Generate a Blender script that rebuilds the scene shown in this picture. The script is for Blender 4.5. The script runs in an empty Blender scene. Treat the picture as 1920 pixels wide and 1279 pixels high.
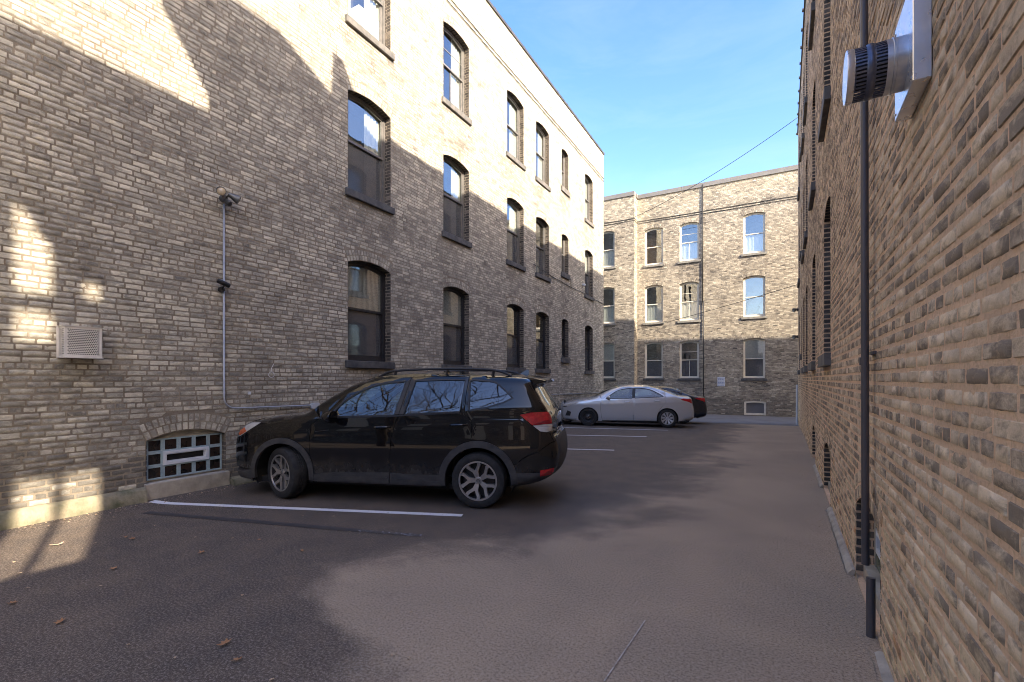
import bpy, bmesh, math, random
import numpy as np
from mathutils import Vector, Matrix
from mathutils.geometry import delaunay_2d_cdt

# ------------------------------------------------------------------ camera, world, sun, exposure
scene = bpy.context.scene
C = scene.collection
PI = math.pi
TH = math.atan(492 / 880.0)
cam_d = bpy.data.cameras.new('camera')
cam = bpy.data.objects.new('camera', cam_d)
C.objects.link(cam)
cam.location = (0, 0, 1.63)
cam.rotation_euler = (PI / 2, 0, TH)
cam_d.sensor_width = 36.0
cam_d.lens = 880 / 1920 * 36.0
cam_d.shift_y = (711 - 639.5) / 1920
cam_d.clip_start = 0.02
cam_d.clip_end = 3000
scene.camera = cam

SUN = Vector((1.54, -0.645, 1.0)).normalized()      # towards the sun
SUN_EL = math.asin(SUN.z)
WB = (1.19, 1.01, 0.70)       # camera white balance, the same for sun and sky
SAT = 1.27
world = bpy.data.worlds.new('World')
scene.world = world
world.use_nodes = True
wn = world.node_tree
wn.nodes.clear()
w_out = wn.nodes.new('ShaderNodeOutputWorld')
w_bg = wn.nodes.new('ShaderNodeBackground')
w_sky = wn.nodes.new('ShaderNodeTexSky')
w_sky.sky_type = 'NISHITA'
w_sky.sun_disc = False
w_sky.sun_elevation = SUN_EL
w_sky.sun_rotation = math.atan2(SUN.x, SUN.y)
w_sky.altitude = 200
w_sky.air_density = 0.75
w_sky.dust_density = 1.3
w_sky.ozone_density = 2.2
w_bg.inputs['Strength'].default_value = 0.15
w_hsv = wn.nodes.new('ShaderNodeHueSaturation')
w_hsv.inputs['Saturation'].default_value = SAT
w_hsv.inputs['Hue'].default_value = 0.519
wn.links.new(w_sky.outputs[0], w_hsv.inputs['Color'])
w_mul = wn.nodes.new('ShaderNodeMix'); w_mul.data_type = 'RGBA'; w_mul.blend_type = 'MULTIPLY'
w_mul.inputs[0].default_value = 1.0
w_mul.inputs[7].default_value = (*WB, 1)
wn.links.new(w_hsv.outputs[0], w_mul.inputs[6])
w_tc = wn.nodes.new('ShaderNodeTexCoord')
w_mp = wn.nodes.new('ShaderNodeMapping'); w_mp.inputs['Scale'].default_value = (1.2, 1.2, 5.0); w_mp.inputs['Rotation'].default_value = (.25, .1, .4)
w_ns = wn.nodes.new('ShaderNodeTexNoise'); w_ns.inputs['Scale'].default_value = 2.6; w_ns.inputs['Detail'].default_value = 7; w_ns.inputs['Roughness'].default_value = .62; w_ns.inputs['Distortion'].default_value = .5
w_rp = wn.nodes.new('ShaderNodeValToRGB'); w_rp.color_ramp.elements[0].position = .46; w_rp.color_ramp.elements[1].position = .80
w_rp.color_ramp.elements[0].color = (0,0,0,1); w_rp.color_ramp.elements[1].color = (.09,.09,.09,1)
w_cl = wn.nodes.new('ShaderNodeMix'); w_cl.data_type = 'RGBA'
w_cl.inputs[7].default_value = (1.7, 1.75, 1.85, 1)
wn.links.new(w_tc.outputs['Generated'], w_mp.inputs[0]); wn.links.new(w_mp.outputs[0], w_ns.inputs['Vector']); wn.links.new(w_ns.outputs['Fac'], w_rp.inputs[0])
wn.links.new(w_rp.outputs[0], w_cl.inputs[0]); wn.links.new(w_mul.outputs[2], w_cl.inputs[6])
wn.links.new(w_cl.outputs[2], w_bg.inputs['Color'])
wn.links.new(w_bg.outputs[0], w_out.inputs[0])

sun_d = bpy.data.lights.new('sun', 'SUN')
sun_d.energy = 2.5
sun_d.angle = math.radians(0.53)
sun_d.color = (0.98*WB[0]/1.2, 0.99*WB[1]/1.2, 1.12*WB[2]/1.2)
sun = bpy.data.objects.new('sun', sun_d)
C.objects.link(sun)
sun.rotation_euler = SUN.to_track_quat('Z', 'Y').to_euler()
sun.location = (30, -15, 30)

vs = scene.view_settings
vs.view_transform = 'Standard'
vs.look = 'None'
vs.exposure = 2.72
vs.gamma = 1.0
vs.use_curve_mapping = False
scene.cycles.max_bounces = 8
scene.cycles.diffuse_bounces = 4
scene.cycles.glossy_bounces = 4
scene.cycles.transparent_max_bounces = 10
scene.cycles.transmission_bounces = 4
scene.cycles.caustics_reflective = False
scene.cycles.caustics_refractive = False
scene.cycles.use_denoising = True
scene.cycles.denoising_prefilter = 'ACCURATE'
scene.cycles.filter_width = 1.0

RND = random.Random(7)

# ------------------------------------------------------------------ helpers
def basis_world(o):
    m = o.matrix_basis.copy()
    if o.parent:
        m = basis_world(o.parent) @ o.matrix_parent_inverse @ m
    return m

def put(o, parent=None):
    C.objects.link(o)
    if parent is not None:
        pw = basis_world(parent)
        o.parent = parent
        o.matrix_parent_inverse = pw.inverted()
    return o

def tag(o, label=None, cat=None, group=None, kind=None):
    if label: o['label'] = label
    if cat: o['category'] = cat
    if group: o['group'] = group
    if kind: o['kind'] = kind
    return o

def empty(name, loc, rz=0.0, parent=None):
    o = bpy.data.objects.new(name, None)
    o.location = loc
    o.rotation_euler = (0, 0, rz)
    o.empty_display_size = 0.2
    return put(o, parent)

class MB:
    def __init__(s):
        s.v = []; s.f = []; s.t = []
    def add(s, vs_, fs, tone=None):
        b = len(s.v)
        s.v.extend(vs_)
        for f in fs: s.f.append([b + i for i in f])
        if tone is not None: s.t.extend([tone] * len(fs))
        return s
    def box(s, a, b):
        x0, y0, z0 = a; x1, y1, z1 = b
        v = [(x0,y0,z0),(x1,y0,z0),(x1,y1,z0),(x0,y1,z0),(x0,y0,z1),(x1,y0,z1),(x1,y1,z1),(x0,y1,z1)]
        return s.add(v, [(0,3,2,1),(4,5,6,7),(0,1,5,4),(1,2,6,5),(2,3,7,6),(3,0,4,7)])
    def tube(s, pts, r, n=10, cap=True):
        pts = [Vector(p) for p in pts]
        m = len(pts); vs_ = []; fs = []
        rr = r if isinstance(r, (list, tuple)) else [r] * m
        d0 = (pts[1] - pts[0]).normalized()
        up = Vector((0,0,1)) if abs(d0.z) < .9 else Vector((1,0,0))
        a = d0.cross(up).normalized()
        for i, p in enumerate(pts):
            d = (pts[min(i+1, m-1)] - pts[max(i-1, 0)]).normalized()
            a = (a - d * a.dot(d)).normalized(); b = d.cross(a)
            for k in range(n):
                t = 2*PI*k/n
                vs_.append(tuple(p + (a*math.cos(t) + b*math.sin(t)) * rr[i]))
        for i in range(m-1):
            for k in range(n):
                k2 = (k+1) % n
                fs.append((i*n+k, i*n+k2, (i+1)*n+k2, (i+1)*n+k))
        if cap:
            fs.append(tuple(range(n-1, -1, -1))); fs.append(tuple(range((m-1)*n, m*n)))
        return s.add(vs_, fs)
    def lathe(s, o, ax, prof, n=32, close=False):
        """prof: list of (r, h) along axis ax from o"""
        o = Vector(o); ax = Vector(ax).normalized()
        up = Vector((0,0,1)) if abs(ax.z) < .9 else Vector((1,0,0))
        a = ax.cross(up).normalized(); b = ax.cross(a)
        vs_ = []; fs = []; m = len(prof)
        for r, hh in prof:
            for k in range(n):
                t = 2*PI*k/n
                vs_.append(tuple(o + ax*hh + (a*math.cos(t) + b*math.sin(t))*r))
        for i in range(m - (0 if close else 1)):
            j = (i+1) % m
            for k in range(n):
                k2 = (k+1) % n
                fs.append((i*n+k, i*n+k2, j*n+k2, j*n+k))
        return s.add(vs_, fs)
    def build(s, name, mat, parent=None, smooth=False, angle=None):
        v = np.array(s.v, dtype=np.float64)
        c = (v.min(0) + v.max(0)) / 2
        me = bpy.data.meshes.new(name)
        me.from_pydata((v - c).tolist(), [], s.f)
        if s.t:
            at = me.attributes.new('tone', 'FLOAT', 'FACE')
            at.data.foreach_set('value', np.array(s.t, dtype=np.float32))
        if mat is not None: me.materials.append(mat)
        if smooth:
            me.polygons.foreach_set('use_smooth', [True]*len(me.polygons))
            if angle is not None:
                me.set_sharp_from_angle(angle=math.radians(angle))
        me.update()
        o = bpy.data.objects.new(name, me)
        o.location = c
        return put(o, parent)

def fixn(o):
    bm = bmesh.new(); bm.from_mesh(o.data)
    bmesh.ops.recalc_face_normals(bm, faces=bm.faces)
    bm.to_mesh(o.data); bm.free()
    return o

def bevel(o, w, seg=2):
    bm = bmesh.new(); bm.from_mesh(o.data)
    bmesh.ops.recalc_face_normals(bm, faces=bm.faces)
    bmesh.ops.bevel(bm, geom=bm.edges[:], offset=w, segments=seg, affect='EDGES', profile=0.6)
    bm.to_mesh(o.data); bm.free()
    return o

# ------------------------------------------------------------------ materials
def nt(name):
    m = bpy.data.materials.new(name); m.use_nodes = True
    t = m.node_tree; t.nodes.clear()
    o = t.nodes.new('ShaderNodeOutputMaterial')
    return m, t, o
def N(t, kind, **kw):
    n = t.nodes.new(kind)
    for k, v in kw.items(): setattr(n, k, v)
    return n
def L(t, a, b): t.links.new(a, b)
def pos(t, scale=(1,1,1), obj=False):
    if obj:
        tc = N(t, 'ShaderNodeTexCoord'); src = tc.outputs['Object']
    else:
        g = N(t, 'ShaderNodeNewGeometry'); src = g.outputs['Position']
    mp = N(t, 'ShaderNodeMapping')
    mp.inputs['Scale'].default_value = scale
    L(t, src, mp.inputs['Vector'])
    return mp.outputs['Vector']
def noise(t, vec, scale, detail=4, rough=.55, dist=0.0):
    n = N(t, 'ShaderNodeTexNoise')
    n.inputs['Scale'].default_value = scale; n.inputs['Detail'].default_value = detail
    n.inputs['Roughness'].default_value = rough; n.inputs['Distortion'].default_value = dist
    L(t, vec, n.inputs['Vector'])
    return n.outputs['Fac']
def ramp(t, fac, stops, interp='LINEAR'):
    r = N(t, 'ShaderNodeValToRGB'); r.color_ramp.interpolation = interp
    el = r.color_ramp.elements
    while len(el) < len(stops): el.new(.5)
    for e, (p, c) in zip(el, stops):
        e.position = p
        e.color = (c, c, c, 1) if isinstance(c, (int, float)) else (*c, 1)
    L(t, fac, r.inputs['Fac'])
    return r.outputs['Color']
def mix(t, fac, a, b, blend='MIX'):
    m = N(t, 'ShaderNodeMix', data_type='RGBA', blend_type=blend)
    for sock, val in ((m.inputs[0], fac), (m.inputs[6], a), (m.inputs[7], b)):
        if isinstance(val, (int, float)): sock.default_value = val
        elif isinstance(val, tuple): sock.default_value = (*val, 1)
        else: L(t, val, sock)
    return m.outputs[2]
def mth(t, op, a, b=None, c=None, clamp=False):
    m = N(t, 'ShaderNodeMath', operation=op); m.use_clamp = clamp
    for i, val in enumerate((a, b, c)):
        if val is None: continue
        if isinstance(val, (int, float)): m.inputs[i].default_value = val
        else: L(t, val, m.inputs[i])
    return m.outputs[0]
def bsdf(t, out, base, rough=.6, metal=0.0, bump=None, bstr=.3, bdist=.01, coat=0.0, spec=.5):
    p = N(t, 'ShaderNodeBsdfPrincipled')
    for key, val in (('Base Color', base), ('Roughness', rough), ('Metallic', metal)):
        if isinstance(val, (int, float)): p.inputs[key].default_value = val
        elif isinstance(val, tuple): p.inputs[key].default_value = (*val, 1)
        else: L(t, val, p.inputs[key])
    p.inputs['Coat Weight'].default_value = coat
    p.inputs['Coat Roughness'].default_value = .03
    p.inputs['Specular IOR Level'].default_value = spec
    if bump is not None:
        b = N(t, 'ShaderNodeBump'); b.inputs['Strength'].default_value = bstr; b.inputs['Distance'].default_value = bdist
        L(t, bump, b.inputs['Height']); L(t, b.outputs[0], p.inputs['Normal'])
    L(t, p.outputs[0], out.inputs[0])
    return p
def plain(name, a, b=None, rough=.6, metal=0.0, scale=8, bstr=.15, bscale=60, bdist=.003, coat=0.0, stretch=(1,1,1), spec=.5):
    m, t, o = nt(name)
    v = pos(t, stretch)
    b = b or tuple(x*.7 for x in a)
    n1 = noise(t, v, scale, 5)
    col = mix(t, ramp(t, n1, [(.35, 0.0), (.68, 1.0)]), a, b)
    r = mth(t, 'MULTIPLY_ADD', noise(t, v, scale*2.3, 3), .25, rough - .12, clamp=True)
    bsdf(t, o, col, r, metal, noise(t, v, bscale, 4), bstr, bdist, coat, spec)
    return m

def brick_mat(name, dark, mid, light, bias=0.0, low=None, yellow=None, soot_amt=.30, patch=.5, smudge=0.0, foot=0.0):
    """weathered brick: a tone for each brick, soot in clumps, stains inside each brick"""
    m, t, o = nt(name)
    at = N(t, 'ShaderNodeAttribute'); at.attribute_name = 'tone'
    tone = at.outputs['Fac']
    v = pos(t)
    vs_ = pos(t, (1, 1, 1.7))
    n_big = noise(t, vs_, .55, 4, .6)
    n_mid = noise(t, vs_, 3.0, 4, .6, .4)
    n_in = noise(t, vs_, 13.0, 8, .74, .8)
    n_fine = noise(t, v, 120.0, 6, .75)
    x = mth(t, 'MULTIPLY', ramp(t, tone, [(0.0, .10), (.15, .28), (.85, .46), (1.0, .62)]), .9)
    x = mth(t, 'MULTIPLY_ADD', n_in, patch*1.5, x)
    x = mth(t, 'MULTIPLY_ADD', n_mid, .75, x)
    x = mth(t, 'MULTIPLY_ADD', n_big, soot_amt*2, x)
    x = mth(t, 'MULTIPLY_ADD', n_fine, .42, x)
    x = mth(t, 'ADD', x, -.96 - soot_amt - .5*(patch*1.5-.6) + bias, clamp=False)
    col = ramp(t, x, [(.10, dark), (.40, mid), (.72, light), (.98, tuple(min(1, c*1.18) for c in light))])
    # faint hue drift from brick to brick
    stk = noise(t, pos(t, (1, 1, .12)), 3.2, 5, .6, .3)
    col = mix(t, mth(t, 'MULTIPLY', ramp(t, stk, [(.52, 0.0), (.70, 1.0)]), .38), col, mix(t, .55, col, dark))
    hue = noise(t, pos(t, (1,1,1)), 1.9, 2)
    col = mix(t, mth(t, 'MULTIPLY', ramp(t, hue, [(.45, 0.0), (.75, 1.0)]), .25), col, mix(t, .4, col, (.36,.27,.17)))
    if low is not None or yellow is not None:
        sp = N(t, 'ShaderNodeSeparateXYZ'); L(t, v, sp.inputs[0])
        zz = mth(t, 'MULTIPLY_ADD', n_mid, 1.1, sp.outputs['Z'])
    if yellow is not None:      # cleaner yellow bricks near the ground
        f = ramp(t, mth(t, 'DIVIDE', zz, 4.0), [(.20, 1.0), (.40, 0.0)])
        pick = ramp(t, mth(t, 'FRACT', mth(t, 'MULTIPLY', tone, 7.3)), [(.25, 0.0), (.4, 1.0)])
        f2 = mth(t, 'MULTIPLY', mth(t, 'MULTIPLY', f, pick), ramp(t, n_in, [(.3, 0.15), (.6, .85)]))
        col = mix(t, f2, col, yellow)
        pk2 = ramp(t, mth(t, 'FRACT', mth(t, 'MULTIPLY', tone, 11.7)), [(.94, 0.0), (.95, 1.0)])
        col = mix(t, mth(t, 'MULTIPLY', mth(t, 'MULTIPLY', f, pk2), .8), col, (.56,.29,.13))
    if low is not None:         # white efflorescence and old wash near the ground
        f = ramp(t, mth(t, 'DIVIDE', zz, 4.0), [(.18, 1.0), (.62, 0.0)])
        e = ramp(t, noise(t, vs_, 8.5, 6, .7, .3), [(.52, 0.0), (.62, 1.0)])
        col = mix(t, mth(t, 'MULTIPLY', mth(t, 'MULTIPLY', f, e), .8), col, low)
    if smudge:      # kiln-dark smudges on single bricks
        sm = ramp(t, mth(t, 'ADD', noise(t, vs_, 7.0, 6, .65, .6), mth(t, 'MULTIPLY', mth(t, 'FRACT', mth(t, 'MULTIPLY', tone, 3.7)), .30)), [(.62, 0.0), (.78, 1.0)])
        col = mix(t, mth(t, 'MULTIPLY', sm, smudge), col, dark)
    if foot:        # soot-black bricks in the splash zone
        sp2 = N(t, 'ShaderNodeSeparateXYZ'); L(t, v, sp2.inputs[0])
        fz = ramp(t, mth(t, 'DIVIDE', mth(t, 'MULTIPLY_ADD', n_mid, 1.2, sp2.outputs['Z']), 4.0), [(.26, 1.0), (.40, 0.0)])
        fz = mth(t, 'MULTIPLY', fz, ramp(t, mth(t, 'FRACT', mth(t, 'MULTIPLY', tone, 5.1)), [(.15, 0.0), (.3, 1.0)]))
        col = mix(t, mth(t, 'MULTIPLY', fz, foot), col, mix(t, n_fine, (.045,.042,.040), (.13,.118,.105)))
    h = mth(t, 'ADD', mth(t, 'MULTIPLY', n_fine, .6), mth(t, 'MULTIPLY', n_in, .8))
    bsdf(t, o, col, .88, 0, h, .75, .008, spec=.25)
    return m

def mortar_mat(name, a, b, bscale=70, bstr=.7):
    m, t, o = nt(name)
    v = pos(t)
    col = mix(t, ramp(t, noise(t, v, 2.2, 6, .65), [(.36, 0.0), (.64, 1.0)]), a, b)
    col = mix(t, mth(t, 'MULTIPLY', ramp(t, noise(t, v, 60, 4), [(.5, 0.0), (.7, 1.0)]), .45), col, tuple(x*.5 for x in a))
    bsdf(t, o, col, .95, 0, noise(t, v, bscale, 6, .75), bstr, .016, spec=.2)
    return m

M = {}
M['brick_l'] = brick_mat('brick_left', (.165,.157,.142), (.42,.395,.335), (.68,.635,.52), .21, low=(.62,.58,.50), smudge=.6, foot=.8)
M['brick_b'] = brick_mat('brick_back', (.085,.079,.073), (.36,.325,.262), (.58,.53,.425), .17, low=(.50,.48,.44), soot_amt=.34, smudge=.5, foot=.7)
M['brick_r'] = brick_mat('brick_right', (.13,.107,.09), (.52,.405,.285), (.78,.62,.44), .23, yellow=(.70,.54,.31), soot_amt=.18, patch=.5, smudge=.75)
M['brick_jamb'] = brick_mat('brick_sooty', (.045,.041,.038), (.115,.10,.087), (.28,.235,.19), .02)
M['mortar_l'] = mortar_mat('mortar_left', (.32,.275,.215), (.20,.168,.132))
M['mortar_b'] = mortar_mat('mortar_back', (.34,.29,.22), (.18,.155,.13))
M['mortar_r'] = mortar_mat('mortar_right', (.80,.56,.375), (.64,.45,.30), 30, 1.0)
M['concrete'] = plain('concrete', (.46,.41,.335), (.27,.245,.205), .9, 0, 5, .6, 40, .01)
M['concrete_moss'] = plain('concrete_mossy', (.34,.29,.20), (.10,.105,.06), .92, 0, 4, .8, 30, .02)
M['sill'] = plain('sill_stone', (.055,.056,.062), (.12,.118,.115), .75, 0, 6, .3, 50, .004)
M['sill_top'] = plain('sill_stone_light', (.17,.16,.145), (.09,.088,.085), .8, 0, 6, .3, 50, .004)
M['sill_back'] = plain('sill_stone_back', (.26,.25,.22), (.14,.135,.125), .8, 0, 6, .3, 50, .004)
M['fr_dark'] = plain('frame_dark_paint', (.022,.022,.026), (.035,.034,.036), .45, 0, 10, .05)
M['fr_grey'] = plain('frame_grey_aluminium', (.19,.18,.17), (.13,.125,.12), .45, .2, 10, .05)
M['fr_cream'] = plain('frame_cream_paint', (.74,.69,.58), (.64,.59,.47), .5, 0, 8, .08)
M['fr_white'] = plain('frame_white_vinyl', (.62,.65,.70), (.54,.57,.62), .4, 0, 10, .03)
M['white_paint'] = plain('white_enamel', (.72,.69,.65), (.60,.57,.53), .4, 0, 6, .05)
M['coping'] = plain('coping_metal', (.055,.052,.05), (.09,.085,.08), .5, .4, 5, .1)
M['coping_b'] = plain('coping_grey', (.19,.18,.17), (.15,.14,.135), .55, .2, 3, .1)
M['galv'] = plain('galvanised_steel', (.58,.60,.64), (.44,.46,.50), .34, .85, 14, .05, 30)
M['sheet'] = plain('sheet_aluminium', (.72,.73,.76), (.62,.63,.66), .30, .8, 9, .06, 20)
M['conduit'] = plain('conduit_grey', (.42,.45,.50), (.32,.34,.38), .45, .35, 12, .03)
M['pipe_br'] = plain('downspout_brown', (.10,.088,.092), (.070,.062,.066), .42, .1, 3, .06, stretch=(1,1,.3))
M['black'] = plain('black_plastic', (.012,.012,.014), (.02,.02,.022), .45, 0, 10, .05)
M['rubber'] = plain('tyre_rubber', (.016,.016,.016), (.034,.032,.030), .82, 0, 14, .3, 90)
M['clad'] = plain('cladding_plastic', (.030,.030,.032), (.060,.057,.054), .62, 0, 7, .2, 120, .001, stretch=(1,1,2))
M['dark'] = plain('dark_void', (.008,.008,.009), (.012,.012,.012), .9)
M['seat'] = plain('seat_cloth', (.055,.053,.05), (.04,.04,.04), .9)
M['alloy'] = plain('wheel_alloy', (.46,.445,.43), (.38,.365,.35), .36, .75, 20, .03)
M['alloy_dark'] = plain('wheel_pocket', (.020,.020,.022), (.03,.03,.03), .5, .2)
M['hubcap'] = plain('hubcap_silver', (.60,.61,.63), (.50,.51,.53), .35, .5, 20, .03)
M['cable'] = plain('cable_black', (.018,.017,.017), (.03,.03,.03), .6)
M['line'] = None
M['curtain'] = plain('curtain_white', (.78,.77,.74), (.66,.65,.62), .9, 0, 3, .3, 14, .02, stretch=(1,3,.2))
M['blind'] = plain('blind_slat', (.82,.78,.73), (.76,.72,.67), .6)
M['room'] = plain('room_dim', (.16,.14,.12), (.10,.09,.08), .9, 0, 1.2)
M['roomtan'] = plain('room_warm', (.50,.30,.13), (.30,.17,.08), .9, 0, 1.2)
M['roof'] = plain('roof_felt', (.06,.06,.06), (.09,.085,.08), .9, 0, 2, .4)
M['wood'] = plain('occluder_board', (.30,.24,.18), (.22,.17,.13), .8, 0, 4, .4, 30, stretch=(1,1,.2))
M['bark'] = plain('bark', (.13,.105,.085), (.07,.058,.05), .95, 0, 9, .8, 30, .01)
M['bar'] = plain('shaded_galv', (.14,.15,.20), (.09,.10,.14), .35, .7, 14, .05, 30)  # galvanised vent bars coloured dark for the shade on the cap's outer half
M['wirebox'] = plain('box_grey', (.50,.53,.58), (.42,.45,.5), .5)
M['leaf'] = plain('dry_leaf', (.42,.23,.11), (.30,.15,.07), .8, 0, 30, .3, 80)
M['leaf2'] = plain('pale_dry_leaf', (.55,.42,.28), (.40,.28,.17), .8, 0, 30, .3, 80)
M['lens'] = plain('lamp_lens', (.60,.50,.36), (.45,.36,.24), .2, 0, 20, .02, coat=.5)
M['lampmetal'] = plain('lamp_housing', (.10,.105,.11), (.16,.16,.16), .45, .5)
M['chalk'] = plain('chalk_white', (.72,.73,.74), (.4,.4,.4), .9, 0, 30)
M['pavement'] = plain('pavement_grey', (.155,.155,.165), (.115,.113,.118), .9, 0, 1.4, .4, 120, .004)

def glass_mat(name, tint=(.9,.93,.92), refl=1.0, haze=0.0, hazecol=(.02,.02,.022), rough=.015, base_r=.06):
    m, t, o = nt(name)
    tr = N(t, 'ShaderNodeBsdfTransparent'); tr.inputs[0].default_value = (*tint, 1)
    gl = N(t, 'ShaderNodeBsdfGlossy'); gl.inputs['Roughness'].default_value = rough
    gl.inputs['Color'].default_value = (refl, refl, refl, 1)
    b = N(t, 'ShaderNodeBump'); b.inputs['Strength'].default_value = .05; b.inputs['Distance'].default_value = .02
    L(t, noise(t, pos(t), 2.2, 2), b.inputs['Height']); L(t, b.outputs[0], gl.inputs['Normal'])
    fr = N(t, 'ShaderNodeLayerWeight'); fr.inputs['Blend'].default_value = .5
    base = tr.outputs[0]
    if haze > 0:
        df = N(t, 'ShaderNodeBsdfDiffuse'); df.inputs[0].default_value = (*hazecol, 1)
        mx0 = N(t, 'ShaderNodeMixShader'); mx0.inputs[0].default_value = haze
        L(t, base, mx0.inputs[1]); L(t, df.outputs[0], mx0.inputs[2]); base = mx0.outputs[0]
    mx = N(t, 'ShaderNodeMixShader')
    L(t, mth(t, 'MULTIPLY_ADD', mth(t, 'POWER', fr.outputs['Facing'], 4.0), .9, base_r, clamp=True), mx.inputs[0])
    L(t, base, mx.inputs[1]); L(t, gl.outputs[0], mx.inputs[2])
    L(t, mx.outputs[0], o.inputs[0])
    return m
M['glass'] = glass_mat('window_glass', base_r=.15)
M['screen'] = glass_mat('window_screen', (.6,.6,.62), .7, .6, (.13,.138,.15), .05, .10)
M['carglass'] = glass_mat('car_glass', (.55,.66,.62), base_r=.10)
M['tintglass'] = glass_mat('car_privacy_glass', (.10,.11,.12), base_r=.11)
M['lampglass'] = glass_mat('lamp_clear', (.8,.8,.82))
M['blockglass'] = plain('glass_block_face', (.035,.022,.018), (.012,.014,.014), .12, 0, 9, .5, 18, .01, coat=.3)
M['blockedge'] = plain('glass_block_edge', (.27,.36,.41), (.34,.42,.46), .25, 0, 12, .1)
M['greenblock'] = plain('green_glass_block', (.12,.17,.12), (.06,.09,.07), .2, 0, 9, .4, 18, .01)
M['red'] = plain('tail_lamp_red', (.55,.012,.018), (.34,.006,.012), .12, 0, 16, .05, coat=.6)
M['amber'] = plain('lamp_amber', (.55,.14,.05), (.4,.08,.03), .2, coat=.4)
M['clearlens'] = plain('lamp_white_lens', (.62,.60,.56), (.5,.48,.45), .15, .2, 16, .05, coat=.6)

def paint(name, col, dust=0.0, metal=0.0):
    m, t, o = nt(name)
    tc = N(t, 'ShaderNodeNewGeometry')
    sp = N(t, 'ShaderNodeSeparateXYZ'); L(t, tc.outputs['Position'], sp.inputs[0])
    n = noise(t, pos(t, (1,1,.35)), 9, 5, .65)
    f = ramp(t, mth(t, 'ADD', sp.outputs['Z'], mth(t, 'MULTIPLY', n, -.5)), [(.0, 1.0), (.38, .0)])
    f = mth(t, 'MULTIPLY', f, dust)
    colr = mix(t, f, col, (.055,.050,.045))
    ro = mth(t, 'MULTIPLY_ADD', f, .55, .12 if not metal else .25)
    p = bsdf(t, o, colr, ro, metal, None, coat=1.0, spec=.08)
    p.inputs['Coat Weight'].default_value = 1.0
    L(t, mth(t, 'MULTIPLY_ADD', f, .6, .02), p.inputs['Coat Roughness'])
    return m
M['paint_black'] = paint('car_paint_black', (.004,.0045,.006), .75)
M['paint_silver'] = paint('car_paint_silver', (.58,.59,.60), .0, .45)
M['paint_grey'] = paint('car_paint_dark_grey', (.022,.026,.036), .0, .4)

def line_mat(name, col, wear, under=(.08,.07,.064)):
    m, t, o = nt(name)
    v = pos(t)
    n = noise(t, v, 26, 6, .75)
    c = mix(t, ramp(t, n, [(wear-.07, 1.0), (wear+.04, 0.0)]), col, under)
    bsdf(t, o, c, .8, 0, noise(t, v, 220, 3), .4, .003)
    return m
M['line'] = line_mat('line_paint', (.74,.74,.76), .38)
M['line_old'] = line_mat('line_paint_worn', (.30,.31,.34), .58)
M['scratch'] = line_mat('scratch', (.52,.47,.43), .50, (.30,.25,.21))
M['tar'] = plain('tar_strip', (.045,.042,.046), (.065,.058,.058), .6, 0, 5, .4, 150)

def asphalt():
    m, t, o = nt('asphalt')
    v = pos(t)
    n1 = noise(t, v, .7, 5, .6, .6)
    n2 = noise(t, v, 2.6, 7, .72, .3)
    n3 = noise(t, v, 62, 3, .85)
    n4 = noise(t, v, 170, 1, .6)
    sp = N(t, 'ShaderNodeSeparateXYZ'); L(t, v, sp.inputs[0])
    # darker, slightly smoother tarmac over the parking side with a ragged edge
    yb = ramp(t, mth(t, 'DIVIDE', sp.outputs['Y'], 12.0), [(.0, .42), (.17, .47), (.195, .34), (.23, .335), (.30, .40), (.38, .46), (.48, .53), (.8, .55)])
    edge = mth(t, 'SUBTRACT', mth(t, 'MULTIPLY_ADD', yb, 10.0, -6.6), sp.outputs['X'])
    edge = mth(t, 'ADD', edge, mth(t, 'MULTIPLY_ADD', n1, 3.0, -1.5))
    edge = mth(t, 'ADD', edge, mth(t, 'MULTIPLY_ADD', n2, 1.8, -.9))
    dark_mask = ramp(t, mth(t, 'MULTIPLY_ADD', edge, .8, .5, clamp=True), [(.18, 0.0), (.88, 1.0)])
    pale_tone = mix(t, ramp(t, n1, [(.35, 0.0), (.65, 1.0)]), (.39,.300,.205), (.295,.232,.165))
    pale_tone = mix(t, mth(t, 'MULTIPLY', ramp(t, n2, [(.45, 0.0), (.75, 1.0)]), .5), pale_tone, (.37,.275,.20))
    dark_tone = mix(t, ramp(t, n2, [(.40, 0.0), (.70, 1.0)]), (.084,.067,.054), (.145,.108,.078))
    col = mix(t, dark_mask, pale_tone, dark_tone)
    col = mix(t, mth(t, 'MULTIPLY', ramp(t, n3, [(.50, 0.0), (.62, 1.0)]), .5), col, mix(t, .6, col, (.55,.48,.42)))
    col = mix(t, mth(t, 'MULTIPLY', ramp(t, n3, [(.38, 1.0), (.49, 0.0)]), .6), col, mix(t, .75, col, (.02,.018,.018)))
    col = mix(t, ramp(t, n4, [(.70, 0.0), (.76, .8)]), col, (.62,.55,.48))
    ro = mth(t, 'MULTIPLY_ADD', dark_mask, -.14, .90)
    h = mth(t, 'ADD', mth(t, 'MULTIPLY', n3, .25), mth(t, 'MULTIPLY', n4, .5))
    bsdf(t, o, col, ro, 0, h, .25, .005, spec=.3)
    return m
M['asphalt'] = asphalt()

# ------------------------------------------------------------------ ground
def sst(t):
    t = max(0.0, min(1.0, t)); return t*t*(3-2*t)
def gz(x, y):
    return .025*sst((-6.9 - x)/.4) - .32*sst((y - 13.5)/13.5)

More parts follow.
